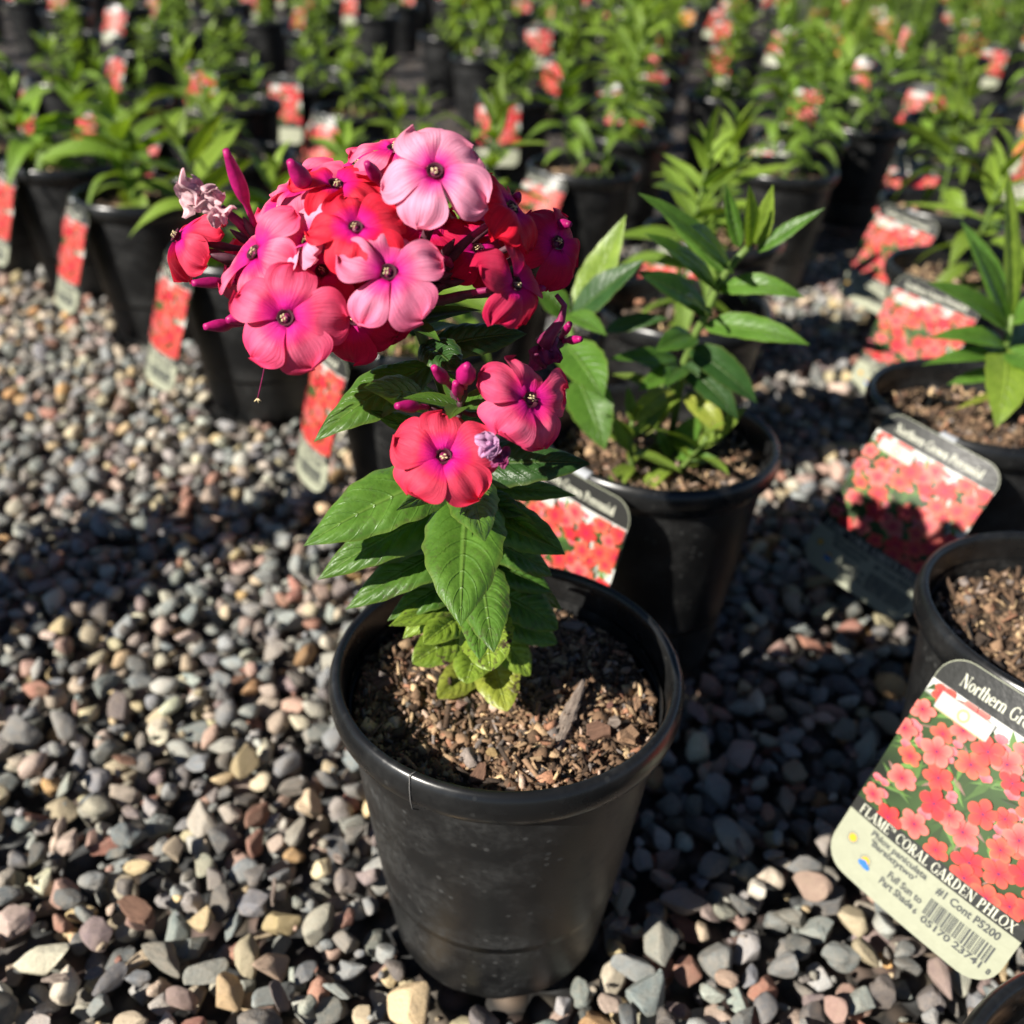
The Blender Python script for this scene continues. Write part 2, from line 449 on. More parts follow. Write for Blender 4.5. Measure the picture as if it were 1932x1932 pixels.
SHP = {s: [stone_shape(100 + i, s) for i in range(NSH)] for s in (1, 2, 3)}
PAL = np.array([(.135, .15, .15), (.19, .205, .20), (.07, .078, .082), (.105, .118, .125), (.25, .25, .225), (.33, .275, .18), (.37, .285, .155), (.27, .175, .14), (.23, .105, .075), (.38, .35, .27), (.14, .11, .11), (.235, .225, .19), (.36, .21, .085), (.30, .235, .195), (.10, .095, .092)])
PW = np.array([3, 2.6, 1.8, 2.4, 2.2, 1.6, 1.0, 1.6, .8, 1.1, 1.4, 2.2, .4, 1.6, 1.4]); PW = PW / PW.sum()

RES = 0.0022; X0, X1, Y0, Y1 = -1.15, 0.80, 0.02, 1.75
NX, NY = int((X1 - X0) / RES), int((Y1 - Y0) / RES)
H = np.full((NX, NY), -0.021)
cx = X0 + (np.arange(NX) + .5) * RES; cy = Y0 + (np.arange(NY) + .5) * RES
blocked = np.zeros((NX, NY), bool)
for p in NEARP:
    blocked |= ((cx[:, None] - p[0]) ** 2 + (cy[None, :] - p[1]) ** 2) < (BASE_R + .0005) ** 2
def inview(x, y, m=110):
    u, v, d = pr((x, y, 0)); return -m < u < 1932 + m and v < 1932 + m
cand = []
tries = 0
r2 = np.random.RandomState(11)
def rotm(r):
    a = r.uniform(0, 2 * math.pi); b = r.normal(0, .5); c = r.normal(0, .5)
    Rz = np.array([[math.cos(a), -math.sin(a), 0], [math.sin(a), math.cos(a), 0], [0, 0, 1]])
    Rx = np.array([[1, 0, 0], [0, math.cos(b), -math.sin(b)], [0, math.sin(b), math.cos(b)]])
    Ry = np.array([[math.cos(c), 0, math.sin(c)], [0, 1, 0], [-math.sin(c), 0, math.cos(c)]])
    return Rz @ Rx @ Ry
stones = []
def deposit(x, y, s, r):
    a = s * r.uniform(.85, 1.35); b = s * r.uniform(.65, 1.0); c = s * r.uniform(.45, .85)
    Rm = rotm(r); Q = Rm @ np.diag([1 / a ** 2, 1 / b ** 2, 1 / c ** 2]) @ Rm.T
    R0 = max(a, b)
    i0, i1 = int((x - R0 - X0) / RES), int((x + R0 - X0) / RES) + 1
    j0, j1 = int((y - R0 - Y0) / RES), int((y + R0 - Y0) / RES) + 1
    if i0 < 0 or j0 < 0 or i1 >= NX or j1 >= NY: return False
    dx = cx[i0:i1, None] - x; dy = cy[None, j0:j1] - y
    # z from  Q22 z^2 + 2(Q02 dx + Q12 dy) z + (..)-1 = 0
    A = Q[2, 2]; B = Q[0, 2] * dx + Q[1, 2] * dy
    Cc = Q[0, 0] * dx * dx + 2 * Q[0, 1] * dx * dy + Q[1, 1] * dy * dy - 1
    D = B * B - A * Cc; ins = D > 0
    if not ins.any(): return False
    if (blocked[i0:i1, j0:j1] & ins).any(): return False
    sq = np.sqrt(np.maximum(D, 0)); bot = (-B - sq) / A; top = (-B + sq) / A
    h = H[i0:i1, j0:j1]
    gap = np.where(ins, h - bot, -9)
    z = np.sort(gap[ins])[int(.95 * ins.sum()) - 1] if ins.sum() > 3 else gap.max()   # settles a little between its neighbours
    if z > 0.006: return False
    np.maximum(h, np.where(ins, top + z, -9), out=h)
    stones.append((x, y, z, a, b, c, Rm))
    return True
ymax = 1.62
for layer, (cell, smin, smax) in enumerate([(0.0140, .0060, .0125), (0.0150, .0055, .0145), (0.0155, .0048, .0165)]):
    for gx_ in np.arange(X0, X1, cell):
        for gy_ in np.arange(Y0, ymax, cell):
            x = gx_ + r2.uniform(0, cell); y = gy_ + r2.uniform(0, cell)
            if not inview(x, y): continue
            s = smin + (smax - smin) * r2.beta(1.6, 2.6)
            if r2.rand() < .035: s *= 1.4
            deposit(x, y, s, r2)
for gx_ in np.arange(X0, X1, .0085):              # grit that has washed between the stones
    for gy_ in np.arange(Y0, .75, .0085):
        x = gx_ + r2.uniform(0, .0085); y = gy_ + r2.uniform(0, .0085)
        if r2.rand() < .22 and inview(x, y, 20): deposit(x, y, r2.uniform(.0016, .0036), r2)
# tuck small stones against the foot of each pot
for p in NEARP[:9]:
    for q in np.arange(0, 2 * math.pi, 0.16):
        s = r2.uniform(.005, .009); d = BASE_R + s * r2.uniform(1.25, 1.6)
        if inview(p[0] + d * math.cos(q), p[1] + d * math.sin(q)): deposit(p[0] + d * math.cos(q), p[1] + d * math.sin(q), s, r2)
sx = np.array([(s[0], s[1], s[2]) for s in stones])
size = []
for s in stones:
    u, v, d = pr(s[:3]); vis = (-20 < u < 1950) and (v < 1950) and s[2] > -0.012
    size.append(max(s[3], s[4]) / d if vis else 0)
order = np.argsort(-np.array(size)); big = set(order[:300].tolist())
shp_me = [mesh('stone', *SHP[3][i], M_STONE) for i in range(NSH)]
GV, GF, GC, gn = [], [], [], 0
for idx, (x, y, z, a, b, c, Rm) in enumerate(stones):
    k = r2.randint(NSH); col = PAL[r2.choice(len(PAL), p=PW)] * r2.uniform(.9, 1.9) * (1 + r2.uniform(-.06, .06, 3))
    sc = np.diag([a, b, c]) * 1.05
    if idx in big:
        mm = Matrix.Identity(4); R3 = Rm @ sc
        for i in range(3):
            for j in range(3): mm[i][j] = R3[i, j]
            mm[i][3] = (x, y, z)[i]
        o = obj('stone', shp_me[k], ground, mm); o.color = (*col, 1)
    else:
        d = pr((x, y, z))[2]; v, f = SHP[2 if d < .60 and a > .0045 else 1][k]
        GV.append(v @ (Rm @ sc).T + (x, y, z)); GF.append(f + gn); gn += len(v); GC.append(np.tile(col, (len(v), 1)))
gr = obj('gravel', mesh('gravel', np.vstack(GV), np.vstack(GF), M_GRAVEL, col=np.vstack(GC)), ground)
gr['kind'] = 'stuff'
print('stones', len(stones), 'gravel tris', sum(len(f) for f in GF), 'mid', len(MID), 'far', len(FAR))

# bark scraps lying on the stones
for i, (u, v, l, w, c) in enumerate([(262, 1735, .022, .011, 0), (1390, 1620, .020, .004, 1), (240, 1450, .018, .006, 0), (520, 1700, .016, .003, 1), (90, 1330, .015, .007, 0), (1500, 1500, .014, .005, 0), (330, 985, .020, .007, 1), (1630, 1700, .013, .004, 1), (450, 1290, .012, .005, 0), (640, 1640, .011, .004, 1), (120, 1880, .014, .004, 1)]):
    p = onz(u, v, 0.0); ii, jj = int((p[0] - X0) / RES), int((p[1] - Y0) / RES); zz = H[ii - 2:ii + 3, jj - 2:jj + 3].max()
    q = np.random.RandomState(i); a = np.linspace(0, 2 * math.pi, 9, endpoint=False); rr = 1 + q.uniform(-.3, .3, 9)
    P = np.stack([np.cos(a) * l / 2 * rr, np.sin(a) * w / 2 * rr], 1)
    V = [(x, y, -.0012) for x, y in P] + [(x * .88, y * .88, .0012 + q.uniform(-.0004, .0004)) for x, y in P]
    Fc = [list(range(9))[::-1], list(range(9, 18))] + [[k, (k + 1) % 9, 9 + (k + 1) % 9, 9 + k] for k in range(9)]
    o = obj('bark_scrap', mesh('bark_scrap', V, Fc, (M_BARK, M_STICK)[c], smooth_=False), ground, loc=(p[0], p[1], zz + .0008)); o.rotation_euler = (q.uniform(-.3, .3), q.uniform(-.25, .25), q.uniform(0, 6))

# ------------------------------------------------------------------ pots and soil
def pot_meshes(nseg):
    prof = [(0.0, 0.004), (0.050, 0.004), (BASE_R - .004, 0.0), (BASE_R - .0012, 0.0008), (BASE_R, 0.004)]
    for t in np.linspace(0.08, 1, 8): prof.append((BASE_R + t * (.0750 - BASE_R) + .0006 * math.sin(t * 3.1), .004 + t * .154))
    prof += [(.0752, .1600), (.0764, .1608), (.0766, .1640)]
    inner = [(.0742, .1640), (.0735, .150), (.070, .115), (.064, .05), (.0, .048)]
    V, F = lathe(prof, nseg)
    t = np.arctan2(V[:, 1], V[:, 0]); low = V[:, 2] < .0045
    V[:, 2] += np.where((V[:, 2] < .001), .0024 * (0.5 + 0.5 * np.cos(t * 14)) ** 2, 0)      # scalloped foot
    Vi, Fi = lathe(inner, nseg); Fi = [f for f in Fi]
    F = F + [[i + len(V) for i in f] for f in Fi]
    body = mesh('pot', np.vstack([V, Vi]), F, M_POT)
    rim = [(.0735, .1580), (.0768, .1585), (.0776, .1595), (.0776, .1622), (.0785, .1630), (.0806, .1636), (.0820, .1655), (.0828, .1690), (.0829, .1725), (.0823, .1762), (.0810, .1790), (.0793, .1804), (.0778, .1800), (.0768, .1782), (.0763, .1750), (.0758, .1690), (.0750, .1605), (.0735, .1500)]
    Vr, Fr = lathe(rim, nseg)
    return body, mesh('rim', Vr, Fr, M_RIM)
POT_HI = pot_meshes(96); POT_LO = pot_meshes(32)

def soil_height(x, y, seed):
    r = np.random.RandomState(seed); z = 0
    for i in range(8):
        f = r.normal(size=2) * (40 + 35 * i); z = z + .0016 / (1 + i * .5) * np.sin(x * f[0] + y * f[1] + r.uniform(0, 6))
    return z
CR = np.array([(.05, .03, .018), (.10, .06, .035), (.16, .10, .06), (.25, .17, .10), (.36, .26, .15), (.03, .02, .014), (.13, .11, .10), (.30, .22, .17), (.20, .10, .06)])
CW = np.array([3, 3, 2.5, 1.8, 1.0, 2.2, .9, .6, .7]); CW /= CW.sum()
BOXF = [[0, 1, 3, 2], [4, 6, 7, 5], [0, 4, 5, 1], [2, 3, 7, 6], [0, 2, 6, 4], [1, 5, 7, 3]]
BOXV = np.array([[x, y, z] for x in (-1, 1) for y in (-1, 1) for z in (-1, 1)], float)
def soil_meshes(seed, nchip, nr=26, na=64, z0=.157, big=1.0, bright=1.0):
    V, F = [], []
    R = .0726
    for i in range(nr):
        r = R * (i / (nr - 1)) ** .8 + 1e-4
        for j in range(na):
            a = 2 * math.pi * j / na; x, y = r * math.cos(a), r * math.sin(a)
            V.append([x, y, z0 + float(soil_height(x, y, seed)) - .003 * (r / R) ** 6])
    F = grid_faces(nr, na, True)
    base = mesh('soil', V, F, M_SOIL)
    r = np.random.RandomState(seed + 5); GV, GF, GC = [], [], []
    for i in range(nchip):
        q = R * .975 * math.sqrt(r.rand()); a = r.uniform(0, 6.283); x, y = q * math.cos(a), q * math.sin(a)
        t = r.rand(); s = big * (.00045 + .0030 * r.beta(.9, 5))
        if t < .35: d = np.array([s * r.uniform(2, 5), s * .5, s * .35])
        elif t < .75: d = np.array([s * r.uniform(1, 1.8), s * r.uniform(.8, 1.2), s * r.uniform(.4, .9)])
        else: d = np.array([s * 1.4, s * 1.1, s * .25])
        b = BOXV * d * (1 + r.uniform(-.35, .35, (8, 3)))
        Rm = rotm(r) @ rotm(r)
        z = z0 + float(soil_height(x, y, seed)) + s * r.uniform(.0, .9)
        bb = b @ Rm.T + (x, y, z); rq = np.hypot(bb[:, 0], bb[:, 1]); bb[:, :2] *= np.minimum(1, .0722 / rq)[:, None]
        GV.append(bb); GF.append(np.array(BOXF) + 8 * i)
        GC.append(np.tile(CR[r.choice(len(CR), p=CW)] * r.uniform(.7, 1.4) * bright, (8, 1)))
    cr = mesh('soil_crumbs', np.vstack(GV), np.vstack(GF), M_CRUMB, col=np.vstack(GC), smooth_=False) if nchip else None
    return base, cr
SOIL_A = soil_meshes(3, 11000, big=1.0, bright=1.5)
SOIL_N = [soil_meshes(20 + i, 2200, 16, 40, big=1.25, bright=1.25) for i in range(3)]
SOIL_F = [soil_meshes(40 + i, 160, 10, 24, z0=.157, big=2.6, bright=1.2) for i in range(3)]

def add_pot(root, hi, soil):
    b, r = POT_HI if hi else POT_LO
    p = obj('pot', b, root); obj('rim', r, p)
    s = obj('soil', soil[0], root); s.rotation_euler = (0, 0, random.uniform(0, 6.28))
    if soil[1] is not None:
        c = obj('soil_crumbs', soil[1], s); c['kind'] = 'stuff'
    return p, s
random.seed(5)

# ------------------------------------------------------------------ leaves
def leaf_geo(p0, p1, p2, width, nh, fold=.25, wave=.0, nx=26, ny=10, blunt=0.0, quilt=.0, curl=0.0, seed=0, twist=0.0):
    r = np.random.RandomState(seed)
    p0, p1, p2 = (np.asarray(p, float) for p in (p0, p1, p2))
    t = np.linspace(0, 1, nx); C = bez(p0, p1, p2, nx)
    ea, eb = .62, 1.02 - .58 * blunt
    w = (t ** ea) * ((1 - t) ** eb); w = w / w.max() * width / 2
    w[0] = width * .035; w[-1] = 0.0002
    L = np.linalg.norm(p2 - p0) + 1e-6
    phw = r.uniform(0, 6.28, 4)
    V, UV = [], []
    nh = unit(nh)
    for i in range(nx):
        T = unit(C[min(i + 1, nx - 1)] - C[max(i - 1, 0)])
        N = unit(nh - T * (nh @ T)); B = np.cross(N, T)
        if twist:
            a = twist * t[i]; B, N = B * math.cos(a) + N * math.sin(a), N * math.cos(a) - B * math.sin(a)
        for j in range(ny):
            s = -1 + 2 * j / (ny - 1); sa = abs(s)
            ph = 9 * t[i] - 2.1 * sa ** 1.2
            saw = abs((ph % 1) - .5) * 2
            q = quilt * (1 - saw ** 2.5) * math.sin(math.pi * min(sa * 1.02, 1)) * (w[i] / (width / 2))
            z = fold * w[i] * (sa ** 1.25) - curl * w[i] * sa ** 3 + q
            z += wave * width * sa * sa * math.sin(11 * t[i] + phw[0] + (1.5 if s > 0 else 0)) * (w[i] / (width / 2))
            e = 1 + .03 * math.sin(37 * t[i] + phw[1] + s) * sa
            V.append(C[i] + B * s * w[i] * e * (1 - .10 * fold * sa) + N * z)
            UV.append((t[i], j / (ny - 1)))
    return np.array(V), grid_faces(nx, ny), np.array(UV)

def add_leaf(root, p0, p2, width, nh, colr, spots=0.0, arch=.2, name='leaf', **kw):
    p0 = np.asarray(p0, float); p2 = np.asarray(p2, float); nh = unit(nh)
    d = p2 - p0; L = np.linalg.norm(d)
    p1 = (p0 + p2) / 2 + nh * L * arch
    V, F, UV = leaf_geo(p0, p1, p2, width, nh, **kw)
    me = mesh('leaf', V - p0, F, M_LEAF, uv=UV)
    o = obj(name, me, root, loc=Vector(p0 - np.array(root.location)))
    o.color = (*colr, 1 - spots)
    return o

GREEN = (.065, .150, .020); MIDG = (.085, .185, .024); LIME = (.20, .30, .035); YEL = (.27, .31, .045); SHADE_GREEN = (.032, .085, .018)  # the darkest green has shade painted in, for leaves lying in shadow

# library of unit leaves shared by the other plants
LIB = []
for i in range(6):
    droop = [.05, .12, .22, .35, .15, .28][i]; sag = [.02, .05, .16, .42, -.12, .25][i]
    V, F, UV = leaf_geo((0, 0, 0), (.5, 0, droop), (1 - sag * .3, 0, -sag), .30, (0, 0, 1), fold=.28, wave=.03, nx=16, ny=7, quilt=.012, seed=i, twist=[0, .2, -.25, .1, -.1, .3][i])
    LIB.append((V, F, UV, mesh('leaf', V, F, M_LEAF, uv=UV)))
LIBLO = []
for i in range(6):
    droop = [.05, .12, .22, .35, .15, .28][i]; sag = [.02, .05, .16, .42, -.12, .25][i]
    V, F, UV = leaf_geo((0, 0, 0), (.5, 0, droop), (1 - sag * .3, 0, -sag), .30, (0, 0, 1), fold=.28, nx=7, ny=3, seed=i)
    LIBLO.append((V, F, UV))

def plant_layout(seed, h, nst, dense, yellow, spread=.25, lsize=.085, zbase=.15):
    """leaf matrices, colours and stem paths of a bushy phlox"""
    r = np.random.RandomState(seed); leaves, stems = [], []; hue = r.uniform(.0, .55); bri = r.uniform(.85, 1.25)
    for s in range(nst):
        a0 = r.uniform(0, 6.28) + s * 6.28 / nst; off = 0.0 if nst == 1 else r.uniform(.006, .022)
        lean = r.uniform(.4, 1) * spread if nst > 1 else r.uniform(0, .6) * spread
        base = np.array([off * math.cos(a0), off * math.sin(a0), zbase])
        hh = h * r.uniform(.75, 1.05)
        tip = base + np.array([math.cos(a0) * lean, math.sin(a0) * lean, 1]) * hh
        midp = (base + tip) / 2 + r.normal(0, .006, 3)
        P = bez(base, midp, tip, 9); stems.append(P)
        nn = max(5, int(dense * hh / .016)); az = r.uniform(0, 6.28)
        for i in range(nn):
            t = .10 + .90 * (i / (nn - 1)) ** .92; pos = bez(base, midp, tip, 60)[int(t * 59)]
            az += 1.571 + r.normal(0, .18)
            prof = .45 + .75 * math.sin(min(1, t * 1.15) * math.pi * .8); prof *= (1 if t < .85 else 1.0 - 2.6 * (t - .85))
            for side in (0, 1):
                if t < .3 and r.rand() < .15: continue
                L = lsize * prof * r.uniform(.82, 1.15)
                el = -.35 + 1.25 * t ** 1.6 + r.normal(0, .14)
                if t > .93: el = 1.05 + r.normal(0, .12)
                a = az + side * math.pi + r.normal(0, .12)
                X = np.array([math.cos(a) * math.cos(el), math.sin(a) * math.cos(el), math.sin(el)])
                Yv = unit(np.cross((0, 0, 1), X)); Zv = np.cross(X, Yv); tw = r.normal(0, .25)
                Yv, Zv = Yv * math.cos(tw) + Zv * math.sin(tw), Zv * math.cos(tw) - Yv * math.sin(tw)
                sc = L; wd = L * r.uniform(.85, 1.1)
                k = int(r.choice([2, 3, 5]) if t < .55 else r.choice([0, 1, 2, 4]))
                Mx = np.eye(4); Mx[:3, 0] = X * sc; Mx[:3, 1] = Yv * wd; Mx[:3, 2] = Zv * sc; Mx[:3, 3] = pos
                yv = yellow * max(0, 1 - t * 2.1)
                m_ = min(1, hue + .75 * t); g = (np.array(MIDG) * (1 - m_) + np.array(LIME) * m_) * bri
                colr = (g * (1 - yv) + np.array(YEL) * yv) * r.uniform(.75, 1.25)
                leaves.append((k, Mx, colr, min(1, yv * 1.2) * .8))
    return leaves, stems
def mat4(Mx):
    return Matrix([list(map(float, row)) for row in Mx])
def stem_mesh(stems, rad_=.0021, n=6):
    mb = MB()
    for P in stems:
        P = np.asarray(P); v, f = tube(P, np.linspace(rad_, rad_ * .6, len(P)), n); mb.add(v, f)
    return mb.build('stem', M_STEM)
def plant_parts(root, lay):
    leaves, stems = lay
    for P in stems: obj('stem', stem_mesh([P]), root)
    for k, Mx, c, sp in leaves:
        o = obj('leaf', LIB[k][3], root, mat4(Mx)); o.color = (*c, 1 - sp)
def plant_joined(lay):
    leaves, stems = lay; V, F, UV, C, n = [], [], [], [], 0
    for k, Mx, c, sp in leaves:
        v, f, uv = LIBLO[k]; V.append(v @ Mx[:3, :3].T + Mx[:3, 3]); F.append(np.array(f) + n); n += len(v)
        UV.append(uv); C.append(np.tile((*c, 1 - sp), (len(v), 1)))
    return mesh('foliage', np.vstack(V), np.vstack(F), M_FOL, uv=np.vstack(UV), col=np.vstack(C)), stem_mesh(stems, .0022, 4)

def bud_geo(p0, p1, fat, r0=.0011):
    """pointed twisted bud on its slender tube, p0 = calyx end"""
    p0, p1 = np.asarray(p0, float), np.asarray(p1, float)
    t = np.linspace(0, 1, 14); P = p0 + (p1 - p0) * t[:, None]
    q = np.clip((t - .30) / .70, 0, 1); rr = r0 + (fat * 1.75 - r0) * np.sin(math.pi * q ** .72) ** 1.15
    rr = np.maximum(rr, .0003)
    v, f = tube(P, rr, 10); return v, f

# ------------------------------------------------------------------ the flowering phlox
A = thing('potted_phlox', 'flowering phlox with coral pink blooms in a black pot standing out on the gravel', 'potted plant', (PA[0], PA[1], 0), 0)
Aloc = np.array([PA[0], PA[1], 0.0])
potA, soilA = add_pot(A, True, SOIL_A)
soilA.rotation_euler = (0, 0, 0)
ZS = .1585
def on_soil(u, v, dz=.0):
    p = onz(u, v, ZS + dz) - Aloc; q = math.hypot(p[0], p[1])
    if q > .0625: p[:2] *= .0625 / q
    return p
def flake(name, u, v, l, w, th, rz, mat, tilt=(0, 0), seed=0, dz=.001):
    r = np.random.RandomState(seed)
    nn = 9; a = np.linspace(0, 2 * math.pi, nn, endpoint=False) + r.uniform(-.2, .2, nn)
    rr = 1 + r.uniform(-.28, .28, nn)
    P = np.stack([np.cos(a) * l / 2 * rr, np.sin(a) * w / 2 * rr], 1)
    V = [(x, y, -th / 2) for x, y in P] + [(x * .9, y * .9, th / 2 + r.uniform(-.2, .2) * th) for x, y in P]
    F = [list(range(nn))[::-1], list(range(nn, 2 * nn))] + [[i, (i + 1) % nn, nn + (i + 1) % nn, nn + i] for i in range(nn)]
    o = obj(name, mesh(name, V, F, mat, smooth_=False), soilA, loc=Vector(on_soil(u, v, dz)))
    o.rotation_euler = (tilt[0], tilt[1], rz); return o
a_, b_ = on_soil(1044, 1424), on_soil(1100, 1302)
d_ = b_ - a_; Ls = np.linalg.norm(d_); nseg = 14; sv, sf = [], []
r_ = np.random.RandomState(2)
for i in range(nseg):
    t = i / (nseg - 1); w = .0040 * (1 - .75 * t ** 2.2) * (1 + r_.uniform(-.12, .12)); hgt = .0022 * (1 - .5 * t)
    for q in range(8):
        an = 2 * math.pi * q / 8; sv.append((t * Ls - Ls / 2, w * math.cos(an) * (1 + r_.uniform(-.12, .12)), hgt * math.sin(an) * (1 + r_.uniform(-.2, .2))))
sf = grid_faces(nseg, 8, True) + [list(range(8))[::-1], [(nseg - 1) * 8 + q for q in range(8)]]
st_ = obj('wood_chip', mesh('wood_chip', sv, sf, M_STICK, smooth_=False), soilA, loc=Vector((a_ + b_) / 2 + (0, 0, .0045)))
st_.rotation_euler = (0, -.10, math.atan2(d_[1], d_[0]))
flake('bark_flake', 1129, 1379, .0135, .011, .0022, .4, M_BARK, (.25, -.1), 3, .002)
flake('bark_flake', 1208, 1394, .0120, .009, .0022, .9, M_TANBARK, (.2, .15), 4, .003)
flake('bark_flake', 1160, 1362, .007, .006, .0015, .2, M_STICK, (.3, .1), 5, .003)
flake('bark_flake', 1050, 1290, .010, .005, .0015, 2.0, M_BARK, (.4, -.2), 6, .003)
flake('bark_flake', 968, 1500, .012, .007, .002, .1, M_STICK, (.2, .3), 7, .001)
flake('bark_flake', 700, 1290, .016, .010, .0015, .5, M_BARK, (.2, -.2), 8, .002)
flake('bark_flake', 985, 1385, .009, .0045, .0018, 1.4, M_STICK, (.3, .2), 9, .002)
flake('bark_flake', 1085, 1178, .013, .006, .0015, -.1, M_STICK, (.1, .1), 10, .002)
flake('bark_flake', 905, 1460, .010, .008, .002, 1.2, M_BARK, (.2, -.3), 11, .002)
flake('bark_flake', 1230, 1330, .012, .003, .0012, 1.5, M_TANBARK, (.2, .1), 12, .003)
for i, (u, v, s, c) in enumerate([(869, 1329, .0042, (.36, .2, .15)), (1210, 1290, .0028, (.4, .28, .17)), (930, 1420, .003, (.45, .3, .12)), (1150, 1330, .0025, (.3, .12, .09)), (1025, 1430, .0026, (.2, .21, .21)), (1180, 1265, .003, (.38, .26, .18)), (770, 1330, .0022, (.2, .19, .17)), (1075, 1470, .0022, (.33, .25, .2)), (925, 1510, .0022, (.3, .22, .2)), (840, 1460, .002, (.4, .3, .18))]):
    mm = Matrix.Translation(Vector(on_soil(u, v, .002))) @ Matrix.Rotation(i * 1.3, 4, 'Z') @ Matrix.Diagonal((s, s * .8, s * .6, 1))
    o = obj('pebble', shp_me[i % NSH], soilA, mm); o.color = (*c, 1)

# stem
stem_px = [(920, 1250, None), (912, 1120, .336), (900, 1000, .335), (872, 850, .333), (832, 720, .331), (790, 620, .330)]
SP = [onz(920, 1255, ZS - .004)] + [ony(u, v, y) for u, v, y in stem_px[1:]]
SP = np.array(SP)
tt = np.linspace(0, 1, len(SP)); td = np.linspace(0, 1, 40)
STEM = np.stack([np.interp(td, tt, SP[:, i]) for i in range(3)], 1)
for _ in range(6): STEM[1:-1] = (STEM[:-2] + 2 * STEM[1:-1] + STEM[2:]) / 4
SPX = np.array([pr(p) for p in STEM])
v_, f_ = tube(STEM - Aloc, np.linspace(.0028, .0020, len(STEM)), 10)
obj('stem', mesh('stem', v_, f_, M_STEM), A)
def stem_at(v): i = np.argmin(abs(SPX[:, 1] - v)); return STEM[i]

LEAVES = [  # row on the stem, tip u, tip v, towards camera, width px, colour, spots, arch, blunt
 (690, 593, 833, .030, 96, MIDG, .2, .16, 0), (752, 686, 731, .045, 78, MIDG, .1, .10, 0),
 (640, 868, 702, .030, 70, SHADE_GREEN, .0, .12, .1), (665, 994, 630, -.012, 66, SHADE_GREEN, .0, .12, 0), (850, 695, 774, .03, 44, GREEN, .0, .04, 0),
 (885, 573, 1030, .038, 122, MIDG, .35, .14, 0), (945, 599, 1094, .030, 94, MIDG, .4, .14, 0), (1015, 652, 1150, .028, 84, MIDG, .4, .15, 0),
 (1072, 731, 1171, .022, 66, MIDG, .5, .15, 0), (1112, 734, 1181, .032, 56, LIME, .8, .12, 0),
 (1165, 778, 1252, .030, 74, LIME, 1.0, .12, .55), (1232, 827, 1318, .032, 62, YEL, .9, .10, .5),
 (925, 870, 1182, .078, 142, MIDG, .3, .20, .0), (905, 914, 1022, .080, 88, MIDG, .3, .12, 0), (1050, 932, 1231, .058, 84, MIDG, .5, .22, .1),
 (1130, 926, 1266, .048, 94, LIME, 1.0, .16, .6), (1212, 957, 1342, .045, 80, YEL, .9, .14, .5),
 (870, 1114, 875, .004, 88, SHADE_GREEN, .0, .12, 0), (918, 1086, 935, -.008, 44, GREEN, .0, .1, 0), (928, 986, 972, .022, 54, SHADE_GREEN, .1, .1, .2),
 (958, 1066, 1046, .014, 82, GREEN, .2, .16, .1), (938, 1046, 1032, .034, 46, GREEN, .1, .12, 0), (1012, 1041, 1086, .0, 66, GREEN, .4, .18, .3),
 (1062, 1040, 1117, .004, 56, GREEN, .4, .16, .3), (1105, 1053, 1187, .008, 70, GREEN, .5, .2, .5), (1160, 1051, 1214, .004, 56, MIDG, .5, .2, .5),
 (898, 748, 963, .058, 44, MIDG, .1, .08, 0),
 (980, 640, 1075, .012, 74, GREEN, .3, .15, 0), (1045, 690, 1120, .008, 66, GREEN, .4, .15, 0), (1095, 760, 1205, .022, 58, LIME, .6, .16, .2), (1140, 800, 1215, .040, 66, LIME, .8, .2, .5), (1190, 880, 1290, .040, 70, LIME, .9, .2, .7), (1180, 1000, 1275, .02, 62, LIME, .7, .2, .5), (1090, 905, 1245, .06, 70, MIDG, .6, .2, .2), (1040, 1060, 1150, -.01, 56, GREEN, .4, .16, .2),
 (800, 1060, 770, -.055, 80, GREEN, 0, .15, 0), (900, 760, 880, -.05, 90, GREEN, .1, .15, 0), (985, 820, 1010, -.055, 80, GREEN, .2, .16, 0), (1090, 985, 1085, -.05, 70, GREEN, .3, .15, .2),
]
for i, (vb, tu, tv, dy, wpx, c, sp, arch, bl) in enumerate(LEAVES):
    p0 = stem_at(vb); p2 = ony(tu, tv, p0[1] - dy)
    dep = (pr(p0)[2] + pr(p2)[2]) / 2
    radial = unit((p2 - p0) * np.array([1, 1, 0]))
    nh = np.array([0, 0, 1.0]) + radial * .5 + np.array([-.10, -.75, 0])
    fold = .22
    if i == 21: fold = .9
    add_leaf(A, p0, p2, wpx / FPX * dep * 1.14, nh, tuple(np.array(c) * rs.uniform(.88, 1.12)), sp, arch, fold=fold, wave=.055, nx=48, ny=19, blunt=bl, quilt=.0016, curl=.28 * (1 - bl), seed=i, twist=rs.uniform(-.2, .2))

